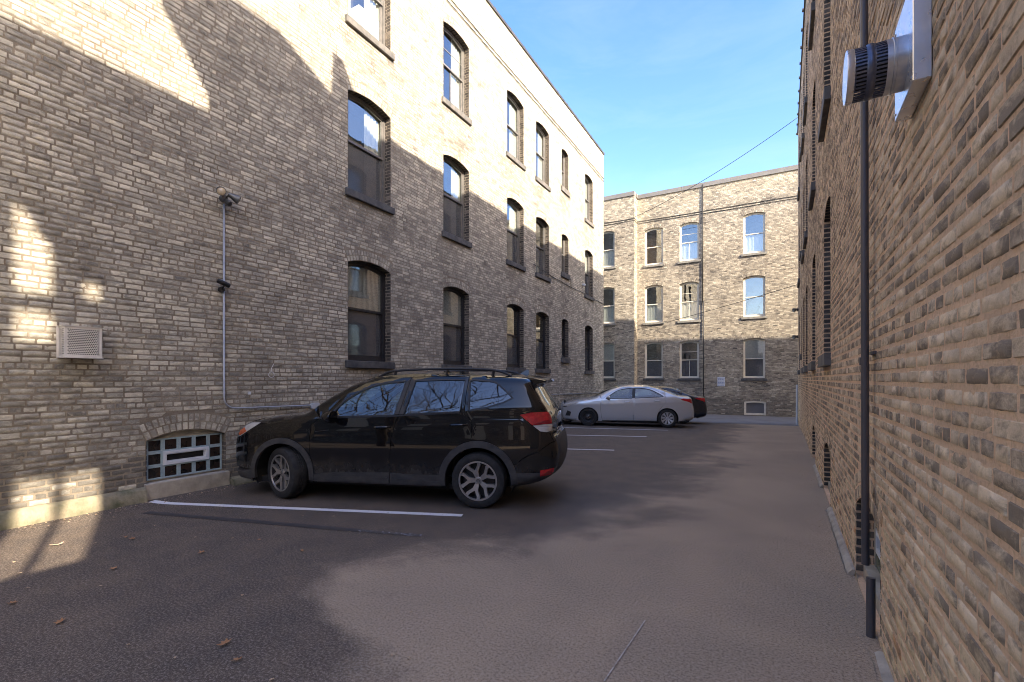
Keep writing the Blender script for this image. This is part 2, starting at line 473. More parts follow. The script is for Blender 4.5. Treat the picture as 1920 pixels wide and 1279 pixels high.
def axis(lo, hi, step, far):
    a = list(np.arange(lo, hi + 1e-6, step))
    pre = [-far, -far*.4, -far*.15, lo-20, lo-8, lo-3]
    post = [hi+3, hi+8, hi+20, far*.15, far*.4, far]
    return [p for p in pre if p < lo] + a + [p for p in post if p > hi]
def sheet(name, xs, ys, dz, mat, kind='structure'):
    b = MB()
    v = [(x, y, gz(x, y) + dz) for y in ys for x in xs]
    nx = len(xs)
    f = [(j*nx+i, j*nx+i+1, (j+1)*nx+i+1, (j+1)*nx+i) for j in range(len(ys)-1) for i in range(nx-1)]
    b.add(v, f)
    o = b.build(name, mat, None, True)
    o['kind'] = kind
    return o
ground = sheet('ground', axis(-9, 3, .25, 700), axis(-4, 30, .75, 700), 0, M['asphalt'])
sheet('pavement', list(np.linspace(-13, 40, 60)), list(np.linspace(21.3, 28.02, 12)), .004, M['pavement'])

def strip(name, p, q, w, dz, mat, z=None):
    p = Vector(p); q = Vector(q); d = (q-p).normalized(); nn = Vector((-d.y, d.x))*w/2
    b = MB(); n = 40; v = []; f = []
    for i in range(n+1):
        c = p.lerp(q, i/n)
        for s in (-1, 1):
            x, y = c.x + s*nn.x, c.y + s*nn.y
            v.append((x, y, gz(x, y) + dz))
    for i in range(n): f.append((2*i+1, 2*i, 2*i+2, 2*i+3))
    b.add(v, f)
    o = b.build(name, mat); o['kind'] = 'structure'
    return o
strip('parking_line', (-7.16,3.08), (-3.25,4.60), .10, .005, M['line'])
strip('parking_line', (-7.1,9.15), (-3.2,10.52), .10, .005, M['line'])
strip('parking_line', (-7.1,12.05), (-3.16,13.45), .10, .005, M['line'])
strip('parking_line', (-7.1,14.42), (-3.0,15.66), .10, .005, M['line'])
strip('blacked_out_line', (-6.7,2.82), (-3.9,3.60), .10, .005, M['tar'])
strip('worn_line', (-3.9,3.60), (-3.2,3.80), .07, .005, M['line_old'])
strip('crack_line', (-.80,2.45), (-.76,3.2), .008, .005, M['scratch'])

# ------------------------------------------------------------------ walls of brick
class Frame:
    """s along the wall, z up, d out of the wall"""
    def __init__(s, o, u, n): s.o = Vector(o); s.u = Vector(u); s.n = Vector(n)
    def p(s, a, z, d=0.0):
        q = s.o + s.u*a + s.n*d
        return (q.x, q.y, q.z + z)

def proj(p):
    s_, c_ = math.sin(TH), math.cos(TH)
    F = -s_*p[0] + c_*p[1]; R = c_*p[0] + s_*p[1]
    if F < .05: return None
    return (960 + 880*R/F, 711 - 880*(p[2]-1.63)/F)

class Opening:
    def __init__(s, a0, a1, z0, zs, rise, sill=.15, ear=.08, ring=.215, style=None):
        s.a0, s.a1, s.z0, s.zs, s.rise, s.sill, s.ear, s.ring, s.style = a0, a1, z0, zs, rise, sill, ear, ring, style
        s.c = (a0+a1)/2; s.w = a1-a0
        s.R = (s.w**2/4 + rise**2)/(2*rise); s.zc = zs + rise - s.R
        s.phi = math.asin(s.w/2/s.R)
        s.zend = s.zc + (s.R+ring)*math.cos(s.phi)
        s.ztop = s.zc + s.R + ring
    def half(s, z, outer):
        """half-width blocked at height z"""
        if z < s.z0 - s.sill or z < s.z0 - s.sill + 1e-6: return 0
        if z < s.z0: return s.w/2 + (s.ear if outer else 0)
        if z <= s.zs: return s.w/2
        if outer:
            if z <= s.zend: return s.w/2 + (z-s.zs)*math.tan(s.phi)
            if z < s.ztop: return math.sqrt(max(0, (s.R+s.ring)**2 - (z-s.zc)**2))
            return 0
        if z < s.zs + s.rise: return math.sqrt(max(0, s.R**2 - (z-s.zc)**2))
        return 0
    def arc(s, n=14, dr=0.0):
        return [(s.c + (s.R+dr)*math.sin(-s.phi + 2*s.phi*i/n), s.zc + (s.R+dr)*math.cos(-s.phi + 2*s.phi*i/n)) for i in range(n+1)]

def brick_geo(fr, q, d, j, rnd, back=-.008, ch=.005):
    """q: four (s,z) corners; a chamfered brick face standing out of the mortar"""
    cs = sum(a for a, z in q)/4; cz = sum(z for a, z in q)/4
    vs_ = []
    for a, z in q:
        vs_.append(fr.p(a, z, back))
    for a, z in q:
        a2 = a + (ch if a < cs else -ch) + rnd.uniform(-j, j); z2 = z + (ch if z < cz else -ch) + rnd.uniform(-j, j)*.7
        vs_.append(fr.p(a2, z2, d + rnd.uniform(-j, j)*.4))
    return vs_, [(4,5,6,7),(0,1,5,4),(1,2,6,5),(2,3,7,6),(3,0,4,7)]

def brick_fine(fr, q, d, rnd, back=-.012):
    """nearest bricks: worn arrises and an uneven face"""
    nx, nz = 7, 4
    vs_ = []; fs = []
    (a0,z0),(a1,z1),(a2,z2),(a3,z3) = q
    ch = .007
    for k in range(nz+1):
        for i in range(nx+1):
            fx = i/nx; fz = k/nz
            # pull inner lines toward the rim so that the chamfer is narrow
            def g(t, L_):
                e = ch/L_
                return (0, e, None, 1-e, 1)
            lx = max(.04, math.hypot(a1-a0, z1-z0)); lz = max(.03, math.hypot(a3-a0, z3-z0))
            if i == 1: fx = min(.3, ch/lx)
            if i == nx-1: fx = 1 - min(.3, ch/lx)
            if k == 1: fz = min(.3, ch/lz)
            if k == nz-1: fz = 1 - min(.3, ch/lz)
            a = (a0*(1-fx)+a1*fx)*(1-fz) + (a3*(1-fx)+a2*fx)*fz
            z = (z0*(1-fx)+z1*fx)*(1-fz) + (z3*(1-fx)+z2*fx)*fz
            rim = i in (0, nx) or k in (0, nz)
            if rim:
                dd = back; a += rnd.uniform(-.0025,.0025); z += rnd.uniform(-.0025,.0025)
                if i in (0, nx) and k in (0, nz):
                    a += (.004 if i == 0 else -.004); z += (.003 if k == 0 else -.003)
            else:
                dd = d + rnd.uniform(-.0016,.0016)
                if i in (1, nx-1) or k in (1, nz-1): dd -= rnd.uniform(0,.003)
            vs_.append(fr.p(a, z, dd))
    w = nx+1
    for k in range(nz):
        for i in range(nx): fs.append((k*w+i, k*w+i+1, (k+1)*w+i+1, (k+1)*w+i))
    return vs_, fs

def brick_wall(wallname, parent, fr, s0, s1, z0, z1, ops, mats, ch=.0705, mod=.213, joint=.011, jit=.002, proud=.0, fine=0, seed=1, depth=.2, flip=False, header_every=7, md=.004):
    """builds mortar wall, joined brickwork, and the largest bricks as objects of their own"""
    rnd = random.Random(seed)
    mo = MB(); bricks = []
    nc = int((z1 - z0)/ch)
    def rev(fs): return [tuple(reversed(f)) for f in fs] if flip else fs
    def spans(za, zb, outer):
        res = [[(s0, s0), (s1, s1)]]
        out = []
        cur_b, cur_t = s0, s0
        for o in sorted(ops, key=lambda o: o.a0):
            hb, ht = o.half(za+1e-4, outer), o.half(zb-1e-4, outer)
            if hb <= 0 and ht <= 0: continue
            out.append((cur_b, o.c-hb, cur_t, o.c-ht))
            cur_b, cur_t = o.c+hb, o.c+ht
        out.append((cur_b, s1, cur_t, s1))
        return out
    # break heights so that mortar strips follow sills and arches
    zs_ = {z0, z1}
    for k in range(nc+1): zs_.add(round(z0 + k*ch, 5))
    for o in ops:
        for z in (o.z0, o.z0-o.sill, o.zs, o.zs+o.rise*.5, o.zs+o.rise*.8, o.zs+o.rise):
            if z0 < z < z1: zs_.add(z)
    zl = sorted(zs_)
    for za, zb in zip(zl[:-1], zl[1:]):
        if zb - za < 1e-4: continue
        for b0, b1, t0, t1 in spans(za, zb, False):
            if b1-b0 < 1e-4 and t1-t0 < 1e-4: continue
            mo.add([fr.p(b0,za,-md), fr.p(b1,za,-md), fr.p(t1,zb,-md), fr.p(t0,zb,-md)], rev([(0,1,2,3)]))
    # reveals in mortar
    for o in ops:
        pts = [(o.a0, o.z0-o.sill), (o.a1, o.z0-o.sill), (o.a1, o.zs)] + list(reversed(o.arc()))[1:-1] + [(o.a0, o.zs)]
        n = len(pts)
        for i in range(n):
            a, b = pts[i], pts[(i+1) % n]
            mo.add([fr.p(*a, -md), fr.p(*b, -md), fr.p(*b, -depth-.12), fr.p(*a, -depth-.12)], rev([(3,2,1,0)]))
    # courses
    for k in range(nc):
        za = z0 + k*ch + joint/2; zb = z0 + (k+1)*ch - joint/2
        head = header_every and k % header_every == 3
        bmod = mod/2 if head else mod
        a = s0 - rnd.random()*bmod*.3 - (bmod/2 if k % 2 else 0)
        wob = rnd.uniform(-.001,.001)
        while a < s1:
            L_ = bmod*(1 + rnd.uniform(-.12,.10))
            b = min(a + L_ - joint, s1-.002); aa = max(a, s0+.002)
            a += L_
            if b - aa < .03: continue
            q = [aa, b, b, aa]; dead = False
            for o in ops:
                if b < o.c - o.w - .3 or aa > o.c + o.w + .3: continue
                hb, ht = o.half(za, True), o.half(zb, True)
                hb += .006 if hb else 0; ht += .006 if ht else 0
                if hb <= 0 and ht <= 0: continue
                if (aa+b)/2 < o.c:
                    if hb: q[1] = min(q[1], o.c-hb)
                    if ht: q[2] = min(q[2], o.c-ht)
                else:
                    if hb: q[0] = max(q[0], o.c+hb)
                    if ht: q[3] = max(q[3], o.c+ht)
            if q[1]-q[0] < .02 or q[2]-q[3] < .02: continue
            dz = wob + rnd.uniform(-.0015,.0015)
            tn = rnd.random(); mc = (q[0]+q[1])/2
            for o in ops:
                zb_ = o.z0 - o.sill
                if o.ear > 0 and abs(mc-o.c) < o.w/2+.16 and zb_-1.3 < za < zb_:
                    tn = max(0, tn - .75*(1-(zb_-za)/1.3)*rnd.uniform(.5,1.0))
            quad = [(q[0], za+dz), (q[1], za+dz), (q[2], zb+dz), (q[3], zb+dz)]
            bricks.append((fr, quad, proud + rnd.uniform(-.0016,.0022), tn, 0))
    # arches, two rings of bricks on edge, and jambs
    for o in ops:
        if o.ring > .05:
            rings = 2 if o.ring > .15 else 1
            th = o.ring/rings
            for r in range(rings):
                ra, rb = o.R + r*th + .004, o.R + (r+1)*th - .006
                n = max(5, int(round(2*o.phi*(ra+rb)/2/.078)))
                for i in range(n):
                    t0 = -o.phi + 2*o.phi*(i+.07)/n; t1 = -o.phi + 2*o.phi*(i+.93)/n
                    quad = [(o.c+ra*math.sin(t0), o.zc+ra*math.cos(t0)), (o.c+ra*math.sin(t1), o.zc+ra*math.cos(t1)),
                            (o.c+rb*math.sin(t1), o.zc+rb*math.cos(t1)), (o.c+rb*math.sin(t0), o.zc+rb*math.cos(t0))]
                    bricks.append((fr, quad, proud + rnd.uniform(-.002,.003), rnd.random(), 0))
                    if r == 0:      # soffit brick
                        tm = (t0+t1)/2
                        sf = Frame(Vector(fr.p(o.c + o.R*math.sin(tm), o.zc + o.R*math.cos(tm))), (fr.u*math.cos(tm) + Vector((0,0,-math.sin(tm)))), Vector((0,0,0)))
                        w2 = (t1-t0)/2*o.R
                        nn = -(fr.u*math.sin(tm) + Vector((0,0,math.cos(tm))))
                        e = []
                        for (ss, dd) in ((-w2,-.004),(w2,-.004),(w2,-depth-.05),(-w2,-depth-.05)):
                            e.append(tuple(sf.o + sf.u*ss + fr.n*dd + nn*.003))
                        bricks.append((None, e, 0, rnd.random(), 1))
        for k in range(nc):
            za = z0 + k*ch + joint/2; zb = z0 + (k+1)*ch - joint/2
            if za < o.z0 or zb > o.zs + .02: continue
            for side in (-1, 1):
                a = o.a0 if side < 0 else o.a1
                jf = Frame(Vector(fr.p(a, 0, 0)), -fr.n, fr.u*(-side))
                cuts = [(.0, .1), (.112, .24)] if (k + (side > 0)) % 2 else [(.0, .24)]
                for (ca, cb) in cuts:
                    quad = [(ca, za), (cb, za), (cb, zb), (ca, zb)]
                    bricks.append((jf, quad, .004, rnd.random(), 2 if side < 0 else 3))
    wall = mo.build(wallname, mats[1], parent)
    # rank by size in the picture
    scored = []
    for i, (f2, q, d, tn, kind) in enumerate(bricks):
        if kind or not fine: continue
        pp = [proj(f2.p(a, z, d)) for a, z in q]
        if any(p is None for p in pp): continue
        if not all(-5 < p[0] < 1925 and -5 < p[1] < 1284 for p in pp): continue
        ar = 0
        for (x0,y0),(x1,y1) in zip(pp, pp[1:]+pp[:1]): ar += x0*y1-x1*y0
        scored.append((abs(ar), i))
    scored.sort(reverse=True)
    big = set(i for _, i in scored[:fine])
    near = set(i for _, i in scored[fine:fine*8])
    rest = MB(); jamb = MB()
    for i, (f2, q, d, tn, kind) in enumerate(bricks):
        if i in big:
            vs_, fs = brick_fine(f2, q, d, rnd, -md-.005)
            b = MB(); b.add(vs_, rev(fs), tn)
            b.build('brick', mats[0], wall, True, 50)
        elif i in near and jit > .0015:
            vs_, fs = brick_fine(f2, q, d, rnd, -md-.005)
            rest.add(vs_, rev(fs), tn)
        elif kind == 1:
            jamb.add(q, [(0,1,2,3)], tn)
        else:
            vs_, fs = brick_geo(f2, q, d, jit, rnd)
            if kind in (0,): rest.add(vs_, rev(fs), tn)
            else: jamb.add(vs_, fs, tn)
    o = rest.build('brickwork', mats[0], wall); o['kind'] = 'stuff'
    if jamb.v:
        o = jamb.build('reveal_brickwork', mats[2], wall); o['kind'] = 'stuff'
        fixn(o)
    return wall

def prism(fr, poly, d0, d1):
    b = MB(); n = len(poly)
    v = [fr.p(a, z, d0) for a, z in poly] + [fr.p(a, z, d1) for a, z in poly]
    f = [tuple(range(n)), tuple(range(2*n-1, n-1, -1))] + [(i, (i+1) % n, n+(i+1) % n, n+i) for i in range(n)]
    return b.add(v, f)
def ring_prism(fr, outer, inner, d0, d1):
    b = MB(); n = len(outer)
    v = [fr.p(a, z, d0) for a, z in outer] + [fr.p(a, z, d0) for a, z in inner] + [fr.p(a, z, d1) for a, z in outer] + [fr.p(a, z, d1) for a, z in inner]
    f = []
    for i in range(n):
        j = (i+1) % n
        f += [(i, j, n+j, n+i), (2*n+i, 3*n+i, 3*n+j, 2*n+j), (i, 2*n+i, 2*n+j, j), (n+i, n+j, 3*n+j, 3*n+i)]
    return b.add(v, f)
def rect(a0, a1, z0, z1): return [(a0,z0),(a1,z0),(a1,z1),(a0,z1)]
def archpoly(o, t=0.0, z0=None, n=12):
    """outline of the opening inset by t"""
    zb = (o.z0 if z0 is None else z0) + t
    c, w = o.c, o.w/2 - t
    pts = [(c-w, zb), (c+w, zb)]
    R = o.R - t
    ph = math.asin(min(1, w/R))
    for i in range(n+1):
        a = ph - 2*ph*i/n
        pts.append((c + R*math.sin(a), o.zc + R*math.cos(a)))
    return pts

def make_window(parent, fr, o, frame_mat, sill_mat, depth=.17, lower='screen', deco='curtain', mid=.5, muntin=False, side=1, sill_out=.06, tag_label=None):
    zb = o.z0 + .01
    fw = .055
    w = fixn(ring_prism(fr, archpoly(o, .002, zb), archpoly(o, fw, zb), -depth-.09, -depth).build('window', frame_mat, parent))
    zm = zb + (o.zs + o.rise*.5 - zb)*mid
    # upper sash (outer) and lower sash
    c, hw = o.c, o.w/2 - fw
    st = .04
    class T: pass
    up_out = [(c-hw, zm-.02), (c+hw, zm-.02)] + archpoly(o, fw, zb)[2:]
    t2 = fw + st
    up_in = [(c-hw+st, zm+.025), (c+hw-st, zm+.025)] + archpoly(o, t2, zb)[2:]
    s1_ = fixn(ring_prism(fr, up_out, up_in, -depth-.055, -depth-.02).build('sash', frame_mat, w))
    lo_out = rect(c-hw, c+hw, zb+fw, zm+.02); lo_in = rect(c-hw+st, c+hw-st, zb+fw+.06, zm-.02)
    s2_ = fixn(ring_prism(fr, lo_out, lo_in, -depth-.085, -depth-.05).build('sash', frame_mat, w))
    prism(fr, up_in, -depth-.040, -depth-.036).build('pane', M['glass'], w)
    prism(fr, lo_in, -depth-.070, -depth-.066).build('pane', M[lower], w)
    if muntin:
        prism(fr, rect(c-.012, c+.012, zb+fw+.06, zm-.02), -depth-.064, -depth-.055).build('muntin', frame_mat, w)
        prism(fr, rect(c-hw+st, c+hw-st, zm+(o.zs-zm)*.46, zm+(o.zs-zm)*.46+.022), -depth-.034, -depth-.026).build('muntin', frame_mat, w)
    # stone sill
    so = prism(fr, rect(o.a0-o.ear, o.a1+o.ear, o.z0-o.sill+.004, o.z0-.004), -depth-.02, sill_out).build('sill', sill_mat, w)
    bevel(so, .006, 1)
    # dim room behind and what hangs in the window
    rb = MB(); r0, r1 = -depth-.13, -depth-.75
    a0, a1, z0, z1 = o.a0-.05, o.a1+.05, o.z0-.1, o.zs+o.rise+.1
    for (p, q, r, s) in (((a0,z0,r1),(a1,z0,r1),(a1,z1,r1),(a0,z1,r1)), ((a0,z0,r0),(a0,z0,r1),(a0,z1,r1),(a0,z1,r0)), ((a1,z0,r0),(a1,z0,r1),(a1,z1,r1),(a1,z1,r0)), ((a0,z1,r0),(a1,z1,r0),(a1,z1,r1),(a0,z1,r1)), ((a0,z0,r0),(a1,z0,r0),(a1,z0,r1),(a0,z0,r1))):
        rb.add([fr.p(*p), fr.p(*q), fr.p(*r), fr.p(*s)], [(0,1,2,3)])
    rb.build('room', M['roomtan' if deco == 'warm' else 'room'], w)
    if deco in ('curtain', 'half', 'both'):
        def drape(a, b, za, zb_):
            d = MB(); n = 18; v = []
            for i in range(n+1):
                x = a + (b-a)*i/n; dd = -depth-.115 + .020*math.sin(i*1.9 + a*5)
                v += [fr.p(x, za, dd), fr.p(x, zb_, dd)]
            d.add(v, [(2*i, 2*i+2, 2*i+3, 2*i+1) for i in range(n)])
            d.build('curtain', M['curtain'], w, True)
        if deco in ('curtain', 'both'):
            if side >= 0: drape(o.a1-.42*o.w, o.a1-.03, o.z0+.05, o.zs+o.rise+.09)
            if side <= 0 or deco == 'both': drape(o.a0+.03, o.a0+.25*o.w, o.z0+.05, o.zs+o.rise+.09)
        if deco == 'half': drape(o.a0+.05, o.a1-.05, o.z0+.05, zm+.02)
    if deco in ('blind', 'blindhalf'):
        d = MB(); z = o.zs + o.rise - .02
        zlo = zb + (zm-zb)*(.22 if deco == 'blind' else 1.0)
        while z > zlo:
            k_ = .0 if z > zm + .03 else .034
            d.add([fr.p(o.a0+.06,z,-depth-.064-k_), fr.p(o.a1-.06,z,-depth-.064-k_), fr.p(o.a1-.06,z-.019,-depth-.048-k_), fr.p(o.a0+.06,z-.019,-depth-.048-k_)], [(0,1,2,3)])
            z -= .021
        d.build('blind', M['blind'], w)
        prism(fr, rect(o.a0+.06, o.a1-.06, zlo-.035, zlo-.01), -depth-.14, -depth-.11).build('blind_rail', M['blind'], w)
    return w

# ------------------------------------------------------------------ left building
XL = -7.3
FL = Frame((XL, 0, 0), (0, 1, 0), (1, 0, 0))
PITCH = 3.37
YL1 = 22.25
left = empty('brick_building', (-13, 10, 0))
tag(left, 'long soot-stained cream brick building on the left with three rows of arched windows', 'building')
lops = []
cols = [(6.47,7.63,2.0), (9.51,10.64,2.0), (12.75,13.85,2.0), (14.8,15.87,2.0), (17.07,17.75,2.48), (19.67,20.67,2.0)]
for fl in range(3):
    for ci, (a, b, zsill) in enumerate(cols):
        o = Opening(a, b, zsill + fl*PITCH, 3.94 + fl*PITCH, .105 if b-a > .8 else .085, sill=.15 if b-a > .8 else .2)
        o.style = (fl, ci); lops.append(o)
base_op = Opening(3.08, 4.11, .24, .80, .11, sill=.02, ear=0.0, ring=.24)
brick_wall('wall', left, FL, -2.0, YL1, .05, 12.62, lops + [base_op], (M['brick_l'], M['mortar_l'], M['brick_jamb']), jit=.0025, joint=.0095, fine=300, seed=3)
decoL = {(0,0):'blind', (0,1):'blind', (0,2):'none', (0,3):'none', (0,4):'none', (0,5):'none',
         (1,0):'curtain', (1,1):'curtain', (1,2):'curtain', (1,3):'half', (1,4):'none', (1,5):'curtain',
         (2,0):'both', (2,1):'both', (2,2):'curtain', (2,3):'curtain', (2,4):'half', (2,5):'curtain'}
win_objs = {}
for o in lops:
    fl, ci = o.style
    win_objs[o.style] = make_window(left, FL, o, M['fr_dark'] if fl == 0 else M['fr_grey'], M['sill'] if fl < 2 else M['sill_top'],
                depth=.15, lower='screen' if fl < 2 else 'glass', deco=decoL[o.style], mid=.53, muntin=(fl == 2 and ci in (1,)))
# rest of the volume: far end, back, roof
b = MB()
b.box((-20, YL1-.25, -.6), (XL-.012, YL1-.004, 12.6))
b.box((-20, -2.0, -.6), (-19.7, YL1-.25, 12.6))
b.box((-19.7, -2.0, -.6), (XL-.35, -1.7, 12.6))
b.build('side_wall', M['mortar_l'], left)
MB().box((-19.7, -1.7, 12.0), (XL-.35, YL1-.25, 12.15)).build('roof', M['roof'], left)
brick_wall('end_wall', left, Frame((XL, YL1, 0), (-1, 0, 0), (0, 1, 0)), 0.0, 3.0, .05, 12.62, [], (M['brick_l'], M['mortar_l'], M['brick_jamb']), seed=8, jit=.001)
n = 26
for i in range(n):
    y0 = -2.0 + (YL1+2.06)*i/n; y1 = -2.0 + (YL1+2.06)*(i+1)/n
    cp = MB().box((XL-.38, y0+.004, 12.615), (XL+.035, y1-.004, 12.70))
    cp.box((XL-.30, y1-.05, 12.70), (XL+.02, y1+.03, 12.745))
    cp.build('coping_cap', M['coping'], left)
# concrete plinth, each side of the glass-block window
def plinth(fr, parent, s0, s1, h, out, mat, seed, zlo=-.3, name='plinth', ztop_slope=0.0):
    rnd = random.Random(seed); b = MB(); n = max(4, int((s1-s0)/.12)); v = []; f = []
    prof = [(0.0, 1.0), (.35, 1.0), (.8, .93), (1.0, .78), (1.08, .3), (1.2, 0.0)]
    m = len(prof)
    for i in range(n+1):
        s = s0 + (s1-s0)*i/n; k = 1 + rnd.uniform(-.10,.05)
        for (d, hh) in prof:
            z = zlo + (h - zlo + ztop_slope*(s-s0))*hh if hh > .5 else (zlo if hh == 0 else h*.3)
            v.append(fr.p(s, z + rnd.uniform(-.006,.006)*(hh < .99), out*d*k - .002*(d == 0)))
    for i in range(n):
        for k in range(m-1): f.append((i*m+k, i*m+k+1, (i+1)*m+k+1, (i+1)*m+k))
    f.append(tuple(range(m))); f.append(tuple(range(n*m+m-1, n*m-1, -1)))
    b.add(v, f)
    return fixn(b.build(name, mat, parent, True, 40))
plinth(FL, left, -2.0, 3.04, .20, .11, M['concrete_moss'], 1)
plinth(FL, left, 4.16, 22.2, .125, .16, M['concrete_moss'], 2)
sillb = prism(FL, [(3.05,-.1),(4.15,-.1),(4.15,.235),(3.05,.235)], -.16, .055).build('plinth', M['concrete'], left)
bevel(sillb, .015, 2)
# glass-block window
gb = fixn(ring_prism(FL, archpoly(base_op, .001, .24), [(3.10,.262),(4.09,.262)] + [(a, min(z, .815)) for a, z in archpoly(base_op, .02, .24)[2:]], -.12, -.075).build('glass_block_window', M['concrete'], left))
for r in range(3):
    for k in range(5):
        if r == 1 and 1 <= k <= 3: continue
        a0 = 3.10 + k*.198; z0 = .262 + r*.185
        blk = fixn(ring_prism(FL, rect(a0, a0+.196, z0, z0+.183), rect(a0+.024, a0+.172, z0+.022, z0+.161), -.13, -.055).build('glass_block', M['blockedge'], gb))
        prism(FL, rect(a0+.022, a0+.174, z0+.020, z0+.163), -.125, -.066).build('block_face', M['blockglass'], gb)
vf = fixn(ring_prism(FL, rect(3.298, 3.890, .445, .632), rect(3.335, 3.853, .482, .595), -.13, -.035).build('vent_frame', M['fr_white'], gb))
fixn(ring_prism(FL, rect(3.335, 3.853, .482, .595), rect(3.352, 3.838, .497, .580), -.12, -.07).build('vent_sash', M['fr_white'], gb))
prism(FL, rect(3.35, 3.84, .495, .582), -.11, -.085).build('vent_pane', M['dark'], gb)

# ------------------------------------------------------------------ right building
FR_ANG = math.atan(.0155)
uR = Vector((math.sin(FR_ANG), math.cos(FR_ANG), 0)); nR = Vector((-math.cos(FR_ANG), math.sin(FR_ANG), 0))
FR = Frame((.51, 0, 0), uR, nR)
HR = 11.9
YR0, YR1 = .58, 23.0
right = empty('brick_building', (6, 10, 0))
tag(right, 'tall brown brick building close on the right with thick sandy mortar and a downspout', 'building')
rops = []
rcols = [(7.2,8.32,1.97), (10.5,11.62,1.97), (13.9,15.0,1.97), (15.9,16.97,1.97), (18.0,18.7,2.45), (20.3,21.3,1.97)]
for fl in range(3):
    for ci, (a, b_, zsill) in enumerate(rcols):
        o = Opening(a, b_, zsill + fl*PITCH, 3.95 + fl*PITCH, .13 if b_-a > .8 else .10, sill=.17, ear=.07); o.style = (fl, ci); rops.append(o)
rb1 = Opening(3.62, 4.74, .04, .62, .13, sill=.02, ear=0, ring=.22)
rb2 = Opening(7.2, 8.3, .04, .62, .13, sill=.02, ear=0, ring=.22)
rb3 = Opening(10.5, 11.6, .0, .58, .13, sill=.02, ear=0, ring=.22)
brick_wall('wall', right, FR, .9, YR1, -.3, HR-.05, rops + [rb1, rb2, rb3], (M['brick_r'], M['mortar_r'], M['brick_jamb']), ch=.0705, mod=.212, joint=.0135, jit=.003, proud=.001, md=.0030, fine=300, seed=5, flip=True)
for o in rops:
    make_window(right, FR, o, M['fr_dark'] if o.style[0] == 0 else M['fr_grey'], M['sill'] if o.style[0] else M['sill_top'], depth=.2, deco='none', mid=.53, sill_out=.07)
for o in (rb1, rb2, rb3):
    w = fixn(ring_prism(FR, archpoly(o, .001), [(o.a0+.05, o.z0+.09), (o.a1-.05, o.z0+.09)] + [(a, min(z, o.zs+.03)) for a, z in archpoly(o, .05)[2:]], -.2, -.12).build('basement_window', M['concrete'], right))
    for r in range(3):
        for k in range(5):
            if r == 1 and 1 <= k <= 3: continue
            a0 = o.a0+.05 + k*(o.w-.1)/5; z0 = o.z0+.09 + r*.18
            prism(FR, rect(a0+.008, a0+(o.w-.1)/5-.008, z0+.008, z0+.172), -.2, -.125).build('glass_block', M['greenblock'], w)
    a0 = o.a0+.05+(o.w-.1)/5
    fixn(ring_prism(FR, rect(a0, a0+(o.w-.1)*.6, o.z0+.27, o.z0+.45), rect(a0+.04, a0+(o.w-.1)*.6-.04, o.z0+.31, o.z0+.41), -.2, -.095).build('vent_frame', M['fr_white'], w))
    prism(FR, rect(a0+.04, a0+(o.w-.1)*.6-.04, o.z0+.31, o.z0+.41), -.18, -.15).build('vent_pane', M['dark'], w)
    prism(FR, rect(o.a0-.0, o.a1+.0, -.25, o.z0+.088), -.2, -.05).build('window_ledge', M['concrete'], w)
plinth(FR, right, 4.78, 7.0, .05, .06, M['concrete'], 4)
plinth(FR, right, 8.4, 10.4, .04, .05, M['concrete'], 6)
plinth(FR, right, .9, 3.50, .015, .07, M['concrete'], 5)
# the near stretch beside the camera, the ends, roof and unseen added roof blocks shaped to throw the wall shadows
b = MB()
def pr(s, d, z): return FR.p(s, z, d)
def blk(b, s0, s1, d0, d1, z0, z1):
    v = [pr(s0,d0,z0),pr(s1,d0,z0),pr(s1,d1,z0),pr(s0,d1,z0),pr(s0,d0,z1),pr(s1,d0,z1),pr(s1,d1,z1),pr(s0,d1,z1)]
    b.add(v, [(0,3,2,1),(4,5,6,7),(0,1,5,4),(1,2,6,5),(2,3,7,6),(3,0,4,7)])
blk(b, YR0, .9, -.4, -.008, -.3, HR-.05)
blk(b, YR0, YR0+.3, -21.5, -.4, -.3, HR-.05)
blk(b, YR1-.3, YR1-.004, -21.5, -.35, -.5, HR-.05)
blk(b, YR0+.3, YR1-.3, -21.5, -21.2, -.3, HR-.05)
fixn(b.build('side_wall', M['mortar_r'], right))
b = MB(); blk(b, YR0+.3, YR1-.3, -21.2, -.42, HR-.6, HR-.45); fixn(b.build('roof', M['roof'], right))
brick_wall('end_wall', right, Frame(FR.p(YR1, 0, 0), -nR, uR), 0.0, 6.0, -.45, HR-.05, [], (M['brick_r'], M['mortar_r'], M['brick_jamb']), seed=9, jit=.001)
n = 26
for i in range(n):
    y0 = 1.0 + (YR1+.04-1.0)*i/n; y1 = 1.0 + (YR1+.04-1.0)*(i+1)/n
    cp = MB(); blk(cp, y0+.004, y1-.004, -.40, .04, HR-.045, HR+.03); blk(cp, y1-.05, y1+.02, -.3, .075, HR-.01, HR+.055)
    fixn(cp.build('coping_cap', M['coping'], right))
gp = [(.60,10.86),(1.75,10.86),(1.75,HR+.72),(-.52,HR+.72)]  # unseen leaning block, shaped to cast the slanted shadow on the left wall
v = []
for d in (-1.0, -.02): v += [pr(s_, d, z_) for s_, z_ in gp]
b = MB(); b.add(v, [(0,1,2,3),(7,6,5,4)] + [(i, (i+1) % 4, 4+(i+1) % 4, 4+i) for i in range(4)]); fixn(b.build('roof_shadow_caster', M['mortar_r'], right))
v = []
prof = [(1.752, HR-.05), (4.5, HR-.05), (4.5, HR+.05), (3.05, HR+.72), (3.05, HR+1.0), (2.80, HR+1.1), (2.76, HR+.25), (1.752, HR+.70)]  # unseen roofline, shaped to cast the notched shadow on the left wall
for d in (-.9, -.03): v += [pr(s, d, z) for s, z in prof]
m_ = len(prof)
b = MB(); b.add(v, [tuple(range(m_)), tuple(range(2*m_-1, m_-1, -1))] + [(i, (i+1) % m_, m_+(i+1) % m_, m_+i) for i in range(m_)])
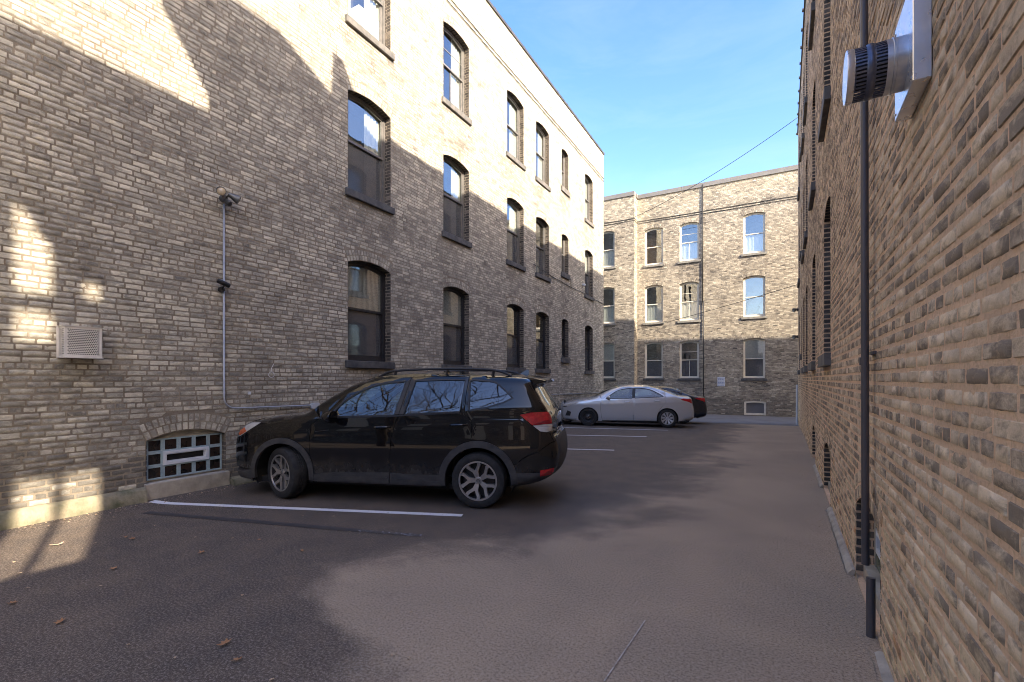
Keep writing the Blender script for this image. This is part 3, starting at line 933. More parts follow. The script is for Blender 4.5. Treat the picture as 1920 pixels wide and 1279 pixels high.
fixn(b.build('parapet_shadow_caster', M['mortar_r'], right))

# ------------------------------------------------------------------ back building
YB, YB2, XS = 28.0, 27.29, -7.11
ZB = -.35
back = empty('brick_building', (-3, 33, ZB))
tag(back, 'cream brick building closing the end of the lot with cream-framed windows and grey coping', 'building')
FB = Frame((0, YB, 0), (1, 0, 0), (0, -1, 0))
FB2 = Frame((0, YB2, 0), (1, 0, 0), (0, -1, 0))
bops, bops2 = [], []
bf = [(1.67, 3.70), (4.95, 7.02), (8.32, 10.37)]
for fl, (zs0, zsp) in enumerate(bf):
    for ci, (a, b_) in enumerate([(-6.68,-5.65), (-4.72,-3.69), (-1.46,-.43), (2.6,3.63)]):
        o = Opening(a, b_, zs0, zsp, .11, sill=.13, ear=.10, ring=.22); o.style = (fl, ci); bops.append(o)
    o = Opening(-9.32, -8.29, zs0, zsp, .11, sill=.13, ear=.10, ring=.22); o.style = (fl, 9); bops2.append(o)
bbase = Opening(-1.42, -.38, -.28, .42, .07, sill=.03, ear=0, ring=.11)
brick_wall('wall', back, FB, XS, 8.0, ZB, 12.33, bops + [bbase], (M['brick_b'], M['mortar_b'], M['brick_b']), jit=.001, seed=11, depth=.13)
brick_wall('wall', back, FB2, -11.5, XS, ZB, 12.33, bops2, (M['brick_b'], M['mortar_b'], M['brick_b']), jit=.001, seed=12, depth=.13)
brick_wall('return_wall', back, Frame((XS, YB2, 0), (0, 1, 0), (1, 0, 0)), .0, YB-YB2, ZB, 12.33, [], (M['brick_b'], M['mortar_b'], M['brick_b']), jit=.001, seed=13)
decoB = {(2,0):'warm', (2,1):'half', (2,2):'half', (1,0):'half', (1,1):'half', (1,2):'warm', (0,0):'none', (0,1):'none', (0,2):'blindhalf',
         (2,9):'half', (1,9):'half', (0,9):'blindhalf', (2,3):'none', (1,3):'none', (0,3):'none'}
for o in bops + bops2:
    fl, ci = o.style
    make_window(back, FB if ci != 9 else FB2, o, M['fr_cream'], M['sill_back'] if fl else M['sill'], depth=.11, lower='glass' if fl else 'screen', deco=decoB[o.style], mid=.5, muntin=ci in (1,))
bw = fixn(ring_prism(FB, archpoly(bbase, .001), archpoly(bbase, .10), -.16, -.03).build('basement_window', M['fr_cream'], back))
prism(FB, archpoly(bbase, .09), -.12, -.10).build('panel', M['pavement'], bw)
b = MB()
b.box((-11.5, YB2+.3, ZB), (-11.2, 40, 12.3)); b.box((7.7, YB+.3, ZB), (8.0, 40, 12.3)); b.box((-11.5, 40, ZB), (8.0, 40.3, 12.3))
b.build('side_wall', M['mortar_b'], back)
MB().box((-11.2, YB+.35, 11.8), (7.7, 40, 11.95)).build('roof', M['roof'], back)
for i in range(6):
    x0 = XS-.03 + (8.1-XS)*i/6; x1 = XS-.03 + (8.1-XS)*(i+1)/6
    MB().box((x0+.003 if i else x0-.0, YB-.05, 12.325), (x1-.003, YB+.4, 12.56)).build('coping_cap', M['coping_b'], back)
for i in range(2):
    x0 = -11.5 + 2.2*i; x1 = x0+2.197
    MB().box((x0, YB2-.05, 12.325), (min(x1, XS+.04), YB2+.4, 12.565)).build('coping_cap', M['coping_b'], back)
MB().box((XS-.35, YB2+.402, 12.325), (XS+.045, YB-.052, 12.562)).build('coping_cap', M['coping_b'], back)

# cables strapped along the walls
def cable(name, pts, r, mat, label, cat='cable', group=None, n=6):
    o = MB().tube(pts, r, n).build(name, mat, None, True)
    return tag(o, label, cat, group)
def wobble(pts, step, amp, rnd):
    out = []
    for p, q in zip(pts[:-1], pts[1:]):
        p = Vector(p); q = Vector(q); k = max(1, int((q-p).length/step))
        for i in range(k):
            c = p.lerp(q, i/k); c.z += rnd.uniform(-amp, amp); out.append(c)
    out.append(Vector(pts[-1])); return out
cr = random.Random(5)
for z, nm in ((11.42, 'upper of two thin black cables strapped along the top of the left brick wall'), (11.30, 'lower of two thin black cables strapped along the top of the left brick wall')):
    cable('wall_cable', wobble([(XL+.02, -1.5, z), (XL+.02, 22.24, z)], .8, .012, cr), .011, M['cable'], nm, group='cables along the left wall top')
for z, nm in ((10.98, 'upper of two dark cables running across the back brick wall below its coping'), (10.86, 'lower of two dark cables running across the back brick wall below its coping')):
    cable('wall_cable', wobble([(-11.3, YB2-.02, z), (XS+.02, YB2-.02, z), (XS+.02, YB-.02, z), (7.9, YB-.02, z)], .8, .012, cr), .014, M['cable'], nm, group='cables along the back wall')
cable('wall_cable', wobble([(XL+.02, 14.5, 5.62), (XL+.02, 17.2, 5.42), (XL+.02, 19.2, 5.40), (XL+.02, 22.2, 5.28)], .7, .02, cr), .010, M['cable'], 'thin sagging cable on the left wall below the second-floor windows')
def sag(p, q, s, n=24):
    p = Vector(p); q = Vector(q)
    return [p.lerp(q, i/n) - Vector((0,0,4*s*(i/n)*(1-i/n))) for i in range(n+1)]
cable('overhead_wire', sag((.86, 22.9, 12.55), (-8.95, 27.25, 10.57), .42), .012, M['cable'], 'overhead wire crossing the sky down to the back building', 'wire')
cable('overhead_wire', sag((.86, 22.7, 5.55), (-8.95, 27.2, 4.10), .10), .012, M['cable'], 'overhead wire crossing the back wall below the second-floor windows', 'wire')

# ------------------------------------------------------------------ things on the left wall
# conduit with its bend, along the wall
pts = [(XL+.03, 4.07, 4.28), (XL+.03, 4.07, 1.36)]
for i in range(7):
    a = PI/2*i/6
    pts.append((XL+.03, 4.07 + .18*(1-math.cos(a)), 1.36 - .18*math.sin(a)))
pts += [(XL+.03, 5.6, 1.16), (XL+.03, 12, 1.10), (XL+.03, 22.1, .98)]
tag(MB().tube(pts, .013, 10).build('conduit', M['conduit'], None, True), 'grey metal conduit running down from the floodlight and along the left wall', 'conduit')
jb = bevel(MB().box((XL+.005, 5.60, 1.10), (XL+.075, 5.75, 1.20)).build('junction_box', M['wirebox'], None), .006)
tag(jb, 'small grey junction box on the wall conduit above the black car hood', 'junction box')
# floodlight with two lamp heads and a sensor
fl_ = empty('floodlight', (XL, 4.07, 4.28))
tag(fl_, 'twin-head floodlight with motion sensor at the top of the wall conduit', 'floodlight')
MB().lathe((XL, 4.07, 4.36), (1,0,0), [(.001,.06),(.05,.06),(.055,.0)], 20).build('mount', M['lampmetal'], fl_, True, 40)
for sgn, ax in ((-1, Vector((.75,-.62,-.18))), (1, Vector((.45,.78,-.42)))):
    c0 = Vector((XL+.10, 4.07 + sgn*.05, 4.42))
    MB().tube([(XL+.05, 4.07+sgn*.02, 4.38), tuple(c0)], .014, 8).build('arm', M['lampmetal'], fl_, True)
    hd = MB().lathe(c0, ax, [(.001,-.02),(.032,-.02),(.04,.03),(.062,.10),(.066,.135),(.060,.137)], 24).build('lamp_head', M['lampmetal'], fl_, True, 40)
    MB().lathe(c0, ax, [(.058,.120),(.045,.130),(.001,.136)], 24).build('lens', M['lens'], hd, True)
MB().lathe((XL+.10, 4.09, 4.30), (.5,.1,-.4), [(.001,-.04),(.035,-.035),(.045,.02),(.035,.05),(.001,.055)], 16).build('sensor', M['lampmetal'], fl_, True, 40)
# security camera
sc_ = empty('security_camera', (XL, 4.05, 3.02))
tag(sc_, 'small dark security camera on the conduit below the floodlight', 'camera')
MB().lathe((XL+.01, 4.03, 2.98), (1,0,0), [(.04,.0),(.04,.05),(.001,.05)], 16).build('base', M['black'], sc_, True, 40)
MB().tube([(XL+.05, 4.03, 2.98), (XL+.09, 4.05, 3.05)], .015, 8).build('arm', M['black'], sc_, True)
MB().lathe((XL+.07, 3.95, 3.10), Vector((.25,.9,-.35)), [(.001,.0),(.032,.0),(.036,.02),(.036,.17),(.028,.18),(.001,.17)], 18).build('body', M['black'], sc_, True, 40)
# vent hood with punched holes
vh = empty('vent_hood', (XL, 2.38, 1.9))
tag(vh, 'cream perforated sheet-metal vent hood low on the left wall', 'vent')
y0, y1, z0, z1, dp = 2.20, 2.55, 1.89, 2.245, .17
def perforated(name, o, a, b, na, nb, parent, mat):
    """sheet with staggered round holes: rows of cells, each with an octagonal hole"""
    o = Vector(o); a = Vector(a); b = Vector(b); m = MB()
    mar = .07
    ao, bo = o + a*mar, b*mar
    A_ = a*(1-2*mar)/na; B_ = b*(1-2*mar)/nb; o2 = o + a*mar + b*mar
    for (p, q, c, d) in ((o, a, b*mar, 0), (o + b*(1-mar), a, b*mar, 0), (o + b*mar, a*mar, b*(1-2*mar), 0), (o + a*(1-mar) + b*mar, a*mar, b*(1-2*mar), 0)):
        m.add([tuple(p), tuple(p+q), tuple(p+q+c), tuple(p+c)], [(0,1,2,3)])
    for k in range(nb):
        sh = .5 if k % 2 else 0.0
        for i in range(-1, na+1):
            x0, x1 = max(0, i+sh), min(na, i+1+sh)
            if x1 <= x0 + 1e-6: continue
            c = [o2 + A_*x0 + B_*k, o2 + A_*x1 + B_*k, o2 + A_*x1 + B_*(k+1), o2 + A_*x0 + B_*(k+1)]
            if x1 - x0 < .9:
                m.add([tuple(p) for p in c], [(0,1,2,3)]); continue
            ce = sum(c, Vector())/4
            ring = [c[0], (c[0]+c[1])/2, c[1], (c[1]+c[2])/2, c[2], (c[2]+c[3])/2, c[3], (c[3]+c[0])/2]
            hole = [ce + (A_*math.cos(-2.356+j*PI/4) + B_*math.sin(-2.356+j*PI/4))*.36 for j in range(8)]
            m.add([tuple(p) for p in ring + hole], [(j, (j+1) % 8, 8+(j+1) % 8, 8+j) for j in range(8)])
    return m.build(name, mat, parent)
perforated('front_panel', (XL+dp, y0, z0), (0, y1-y0, 0), (0, 0, z1-z0), 17, 15, vh, M['white_paint'])
perforated('side_panel', (XL+.004, y0, z0), (dp-.004, 0, 0), (0, 0, z1-z0), 8, 15, vh, M['white_paint'])
b = MB(); b.box((XL+.002, y1-.003, z0), (XL+dp, y1, z1)); b.build('side_panel', M['white_paint'], vh)
b = MB(); b.box((XL+.002, y0-.012, z1), (XL+dp+.012, y1+.012, z1+.006)); b.build('top_panel', M['white_paint'], vh)
b = MB(); b.box((XL+.002, y0-.008, z0-.012), (XL+dp+.008, y1+.008, z0)); b.build('bottom_rim', M['white_paint'], vh)
b = MB(); b.box((XL+.003, y0-.02, z0-.012), (XL+.006, y1+.02, z1+.01)); b.build('back_flange', M['white_paint'], vh)
MB().box((XL+.008, y0+.03, z0+.004), (XL+dp-.05, y1-.03, z1-.02)).build('black_liner', M['dark'], vh)  # black filler box added so the punched holes read dark
# chalk number and pale marks
def stroke(pts, w):
    b = MB(); v = []; f = []
    for i, p in enumerate(pts):
        q0 = Vector(pts[max(0,i-1)]); q1 = Vector(pts[min(len(pts)-1,i+1)])
        d = (q1-q0).normalized(); nn = Vector((-d.y, d.x))*w/2
        for s_ in (-1, 1): v.append((XL+.007, p[0]+s_*nn.x, p[1]+s_*nn.y))
    for i in range(len(pts)-1): f.append((2*i, 2*i+1, 2*i+3, 2*i+2))
    return b.add(v, f)
six = [(4.90,1.89),(4.86,1.82)]
six += [(4.855 + .05*math.cos(a), 1.705 + .045*math.sin(a)) for a in [PI*.55 + i*2*PI/18 for i in range(19)]]
tag(stroke(six, .013).build('painted_number', M['chalk']), 'white number 6 painted on the left brick wall', 'number')
tag(bevel(MB().box((XL+.001, 4.455, 1.385), (XL+.02, 4.50, 1.43)).build('wall_plate', M['fr_white']), .003), 'tiny white plate on the left wall above the conduit bend', 'plate')
sc2 = empty('security_camera', (XL, 19.35, 5.72))
tag(sc2, 'small white camera on the far left wall beside a second-floor window', 'camera')
MB().lathe((XL+.0, 19.35, 5.74), (.8,-.6,-.15), [(.001,.0),(.05,.01),(.05,.18),(.001,.19)], 14).build('body', M['fr_white'], sc2, True, 40)
MB().tube([(XL+.01, 18.0, 5.75), (XL+.01, 18.0, 5.35)], .02, 8).build('cable_drop', M['cable'], sc2, True)
# air conditioner in the top window of the first column
o = [q for q in lops if q.style == (2, 0)][0]
ac = empty('air_conditioner', (XL-.1, 7.0, o.z0))
tag(ac, 'white window air conditioner in the topmost window nearest the camera', 'air conditioner')
bevel(MB().box((XL-.28, 6.72, o.z0+.02), (XL+.02, 7.28, o.z0+.42)).build('case', M['fr_white'], ac), .02)
for k in range(9):
    MB().box((XL+.021, 6.78, o.z0+.07+k*.034), (XL+.028, 7.22, o.z0+.088+k*.034)).build('louver', M['fr_white'], ac)

# ------------------------------------------------------------------ things on the right wall
# duct terminal on its metal plate
dv = empty('duct_vent', FR.p(2.62, 2.84, 0))
tag(dv, 'round slotted metal vent cap on a square plate high on the right wall', 'vent')
plt_ = prism(FR, rect(2.444, 2.80, 2.835, 3.26), .0, .06).build('mounting_plate', M['sheet'], dv)
bevel(plt_, .003, 1)
for a, z in ((2.47,2.86),(2.78,2.86),(2.47,3.23),(2.78,3.23)):
    MB().lathe(FR.p(a, z, .06), nR, [(.006,0),(.006,.004),(.001,.005)], 8).build('screw', M['galv'], plt_, True, 40)
cc = Vector(FR.p(2.62, 3.006, .06))
RV = .112
MB().lathe(cc, nR, [(RV*.97,0),(RV*.97,.035),(RV*1.0,.037),(RV*1.0,.045),(RV*.97,.047),(RV*.97,.068)], 40).build('collar', M['galv'], dv, True, 40)
def slots(h0, h1, nm, n=44):
    for k in range(n):
        t0 = 2*PI*k/n; t1 = t0 + 2*PI/n*.5
        a = nR.cross(Vector((0,0,1))).normalized(); b2 = nR.cross(a)
        v = []
        for hh in (h0, h1):
            for t, r in ((t0,RV*.97),(t1,RV*.97),(t1,RV*.94),(t0,RV*.94)):
                v.append(tuple(cc + nR*hh + (a*math.cos(t)+b2*math.sin(t))*r))
        MB().add(v, [(0,1,5,4),(1,2,6,5),(2,3,7,6),(3,0,4,7)]).build(nm, M['bar'], dv)
slots(.068, .108, 'bar')
MB().lathe(cc, nR, [(RV*.97,.106),(RV*1.0,.112),(RV*1.02,.122),(RV*1.0,.132),(RV*.97,.138)], 40).build('band', M['bar'], dv, True, 40)
slots(.138, .182, 'bar')
MB().lathe(cc, nR, [(RV*.97,.180),(RV*1.0,.184),(RV*1.0,.206),(RV*.98,.208),(.001,.208)], 40).build('cap', M['sheet'], dv, True, 40)
MB().lathe(cc, nR, [(RV*.60,.0),(RV*.60,.170),(.001,.170)], 28).build('inner_pipe', M['black'], dv, True, 40)
# downspout
ds = empty('downspout', FR.p(3.82, 0, .05))
tag(ds, 'dark brown metal downspout running down the right wall to the ground', 'downspout')
MB().tube([FR.p(3.84, 11.6, .055), FR.p(3.83, 5, .055), FR.p(3.80, .42, .05)], .022, 16).build('pipe', M['pipe_br'], ds, True, 50)
for z in (1.72, 3.6, 6.0, 8.5):
    MB().lathe(FR.p(3.82, z, .055), (0,0,1), [(.022,-.0),(.026,.002),(.026,.05),(.022,.052)], 16).build('coupling', M['pipe_br'], ds, True, 40)
    MB().add(*(lambda m: (m.v, m.f))(prism(FR, rect(3.76, 3.90, z+.07, z+.09), -.004, .02))).build('bracket', M['pipe_br'], ds)
MB().tube([FR.p(3.74, .36, .03), FR.p(3.70, -.05, .035)], .025, 16).build('pipe', M['pipe_br'], ds, True, 50)
# far floodlight and camera on the corner, white standpipe
def far_lamp(s, z, label, name, cat):
    e = empty(name, FR.p(s, z, 0)); tag(e, label, cat)
    MB().lathe(Vector(FR.p(s, z, 0)), nR, [(.06,0),(.06,.05),(.001,.05)], 14).build('mount', M['black'], e, True, 40)
    for k in (-1, 1):
        MB().lathe(Vector(FR.p(s+.04*k, z+.02, .06)), nR + uR*.6*k - Vector((0,0,.3)), [(.001,0),(.04,.01),(.08,.14),(.075,.15),(.001,.13)], 14).build('lamp_head', M['lampmetal'], e, True, 40)
far_lamp(22.3, 4.45, 'small dark twin floodlight at the far end of the right wall', 'floodlight', 'floodlight')
far_lamp(22.3, 3.35, 'small dark wall lamp below the floodlight at the far end of the right wall', 'wall_lamp', 'lamp')
tag(MB().tube([FR.p(22.6, -.3, .05), FR.p(22.6, 1.4, .05)], .04, 10).build('standpipe', M['fr_white'], None, True, 50), 'white pipe standing at the far foot of the right wall', 'pipe')

# ------------------------------------------------------------------ things on the back wall
bp = empty('drainpipe', (-3.48, YB, ZB))
tag(bp, 'thin black drainpipe running down the back brick wall between the windows', 'drainpipe')
MB().tube([(-3.48, YB-.05, 12.45), (-3.48, YB-.05, 5.9)], .030, 8).build('pipe', M['cable'], bp, True)
MB().tube([(-3.44, YB-.05, 5.95), (-3.44, YB-.05, ZB+.05)], .028, 8).build('pipe', M['cable'], bp, True)
sg = empty('notice_sign', (-2.54, YB, 1.24))
tag(sg, 'white notice sign with blue lettering on the back brick wall', 'sign')
prism(FB, rect(-2.73, -2.35, 1.24, 1.75), .002, .02).build('board', M['fr_white'], sg)
M['ink'] = plain('sign_ink', (.10,.16,.34), (.14,.2,.38), .6)
rs = random.Random(4)
for k in range(6):
    z = 1.69 - k*.075; a = -2.70
    bb = MB()
    while a < -2.40:
        w = rs.uniform(.03,.08)
        m2 = prism(FB, rect(a, min(a+w, -2.375), z-.03, z), .0205, .0225); bb.add(m2.v, m2.f); a += w + .018
    bb.build('print', M['ink'], sg)

# ------------------------------------------------------------------ cars
def catmull(P, n=6):
    out = []; m = len(P)
    for i in range(m-1):
        p0 = P[max(0,i-1)]; p1 = P[i]; p2 = P[i+1]; p3 = P[min(m-1,i+2)]
        for k in range(n):
            t = k/n
            out.append(tuple(.5*((2*p1[j]) + (-p0[j]+p2[j])*t + (2*p0[j]-5*p1[j]+4*p2[j]-p3[j])*t*t + (-p0[j]+3*p1[j]-3*p2[j]+p3[j])*t**3) for j in range(2)))
    out.append(tuple(P[-1])); return out
def inside(poly, pts):
    x = pts[:,0]; y = pts[:,1]; r = np.zeros(len(pts), bool); n = len(poly)
    for i in range(n):
        x0, y0 = poly[i]; x1, y1 = poly[(i+1) % n]
        if y0 == y1: continue
        c = ((y0 > y) != (y1 > y)) & (x < (x1-x0)*(y-y0)/(y1-y0) + x0)
        r ^= c
    return r
def dist_poly(line, pts):
    d = np.full(len(pts), 9.0)
    for (x0,y0),(x1,y1) in zip(line[:-1], line[1:]):
        dx, dy = x1-x0, y1-y0; l2 = dx*dx+dy*dy+1e-12
        t = np.clip(((pts[:,0]-x0)*dx + (pts[:,1]-y0)*dy)/l2, 0, 1)
        d = np.minimum(d, np.hypot(pts[:,0]-x0-t*dx, pts[:,1]-y0-t*dy))
    return d
def circ(c, r, a0=0, a1=2*PI, n=40): return [(c[0]+r*math.cos(a0+(a1-a0)*i/n), c[1]+r*math.sin(a0+(a1-a0)*i/n)) for i in range(n+1)]
def seam_poly(line, w=.0035):
    """a thin closed strip round a polyline"""
    Lf, Rt = [], []
    for i, p in enumerate(line):
        q0 = Vector(line[max(0,i-1)]); q1 = Vector(line[min(len(line)-1,i+1)])
        d = (q1-q0).normalized(); nn = Vector((-d.y, d.x))*w
        Lf.append((p[0]+nn.x, p[1]+nn.y)); Rt.append((p[0]-nn.x, p[1]-nn.y))
    return Lf + Rt[::-1]

class Car:
    def __init__(s, name, prof, bottom, halfw, zbelt, tumble, rr, front_plan, rear_plan, loc, ang, label, length):
        s.root = empty(name, loc, ang); tag(s.root, label, 'car')
        s.prof = catmull(prof, 6); s.outline = s.prof + bottom
        s.hw, s.zbelt, s.tumble, s.rr, s.fp, s.rp, s.len = halfw, zbelt, tumble, rr, front_plan, rear_plan, length
        s.mw = basis_world(s.root)
    def W(s, p, rnd=True):
        u, z = p[:,0], p[:,1]
        fu, fa = s.fp; ru, ra = s.rp
        w = np.full(len(p), s.hw)
        w -= fa*np.clip((fu-u)/fu, 0, 1)**2.3
        w -= ra*np.clip((u-ru)/(s.len-ru), 0, 1.1)**2.2
        zb = s.zbelt[0] + s.zbelt[1]*(u-1.4)
        w -= .028*np.clip((.45-z)/.25, 0, 1.4)**2
        w -= .05*np.clip((z-.62)/.55, 0, 1)**2.2*(z <= zb+.5)
        # a crease line: the side steps in a little under the door handles
        w += .006*np.exp(-((z-(zb-.17))/.05)**2)
        k = np.clip(z-zb, 0, 9)
        w -= s.tumble*k + .10*k*k
        if rnd:
            d = dist_poly(s.prof, p)
            t = np.clip(1-d/s.rr, 0, 1)
            w -= s.rr*(1-np.sqrt(np.clip(1-t*t, 0, 1)))
        return w
    def put(s, b, name, mat, parent=None, smooth=True, angle=35):
        """mesh in car space (u, w, z) -> world: car left side is -y of the root"""
        m = s.mw
        b.v = [tuple(m @ Vector((u, -w, z))) for u, w, z in b.v]
        return b.build(name, mat, parent or s.root, smooth, angle)
    def panel(s, name, mat, keep, cut, off=0.0, step=.045, fold=.022, sides=(1,-1), parent=None, clip=True, smooth=True):
        loops = [keep] + list(cut) + ([s.outline] if clip else [])
        pts = []; edges = []
        for lp in loops:
            b0 = len(pts); n = len(lp)
            pts += [Vector(p) for p in lp]
            edges += [(b0+i, b0+(i+1) % n) for i in range(n)]
        ks = np.array(keep); lo = ks.min(0); hi = ks.max(0)
        gx_ = np.arange(lo[0]+step*.37, hi[0], step); gy_ = np.arange(lo[1]+step*.41, hi[1], step)
        G = np.array([(x + (.5*step if j % 2 else 0), y) for j, y in enumerate(gy_) for x in gx_]) if len(gx_) and len(gy_) else np.zeros((0,2))
        if len(G):
            ok = inside(keep, G)
            for lp in cut: ok &= ~inside(lp, G)
            if clip: ok &= inside(s.outline, G)
            dd = np.full(len(G), 9.0)
            for lp in loops: dd = np.minimum(dd, dist_poly(list(lp)+[lp[0]], G))
            ok &= dd > step*.3
            pts += [Vector(p) for p in G[ok]]
            # denser rows near the rounded rim
        V, E_, F_, *_ = delaunay_2d_cdt(pts, edges, [], 0, 1e-5)
        P = np.array([tuple(v) for v in V])
        tri = np.array([f for f in F_ if len(f) == 3])
        if not len(tri): return None
        cen = P[tri].mean(1)
        ok = inside(keep, cen)
        for lp in cut: ok &= ~inside(lp, cen)
        if clip: ok &= inside(s.outline, cen)
        tri = tri[ok]
        used = np.unique(tri); re = -np.ones(len(P), int); re[used] = np.arange(len(used))
        P = P[used]; tri = re[tri]
        w = s.W(P) + off
        # border
        cnt = {}
        for t in tri:
            for a, b in ((t[0],t[1]),(t[1],t[2]),(t[2],t[0])):
                cnt[(a,b)] = cnt.get((a,b), 0) + 1
        border = [(a,b) for (a,b) in cnt if (b,a) not in cnt]
        res = []
        for sd in sides:
            b = MB()
            v = [(P[i,0], sd*w[i], P[i,1]) for i in range(len(P))]
            f = [tuple(t) if sd > 0 else tuple(t[::-1]) for t in tri]
            if fold:
                idx = {}
                for a, c in border:
                    for i in (a, c):
                        if i not in idx:
                            idx[i] = len(v); v.append((P[i,0], sd*(w[i]-fold), P[i,1]))
                for a, c in border:
                    q = (c, a, idx[a], idx[c])
                    f.append(q if sd > 0 else q[::-1])
            b.add(v, f)
            # outward is -y for sd>0 after the flip; triangles made in (u,z) face +y -> reverse
            res.append(fixn_soft(s.put(b, name, mat, parent, smooth, 40)))
        return res
    def strip(s, name, mat, i0, i1, crown, nw=12, parent=None, inset=0.0, off=0.0):
        """sheet across the car along the outline between two sample indices"""
        P = np.array(s.prof[i0:i1+1]); w = s.W(P) - inset
        allp = np.array(s.prof); T = np.gradient(allp, axis=0)[i0:i1+1]
        T /= np.linalg.norm(T, axis=1)[:,None]
        Nn = np.stack([-T[:,1], T[:,0]], 1)           # outward for a front-to-rear path over the top
        b = MB(); v = []; f = []
        for i in range(len(P)):
            for k in range(nw+1):
                t = -1 + 2*k/nw
                c = crown(P[i]) if callable(crown) else crown
                e = c*(1-abs(t)**2.4) + off
                v.append((P[i,0]+Nn[i,0]*e, w[i]*t, P[i,1]+Nn[i,1]*e))
        n1 = nw+1
        for i in range(len(P)-1):
            for k in range(nw): f.append((i*n1+k, i*n1+k+1, (i+1)*n1+k+1, (i+1)*n1+k))
        b.add(v, f)
        return s.put(b, name, mat, parent)
    def idx(s, u, top=True, z=None):
        best = None
        for i, p in enumerate(s.prof):
            d = abs(p[0]-u) if z is None else math.hypot(p[0]-u, p[1]-z)
            if best is None or d < best[0]: best = (d, i)
        return best[1]

def fixn_soft(o): return o

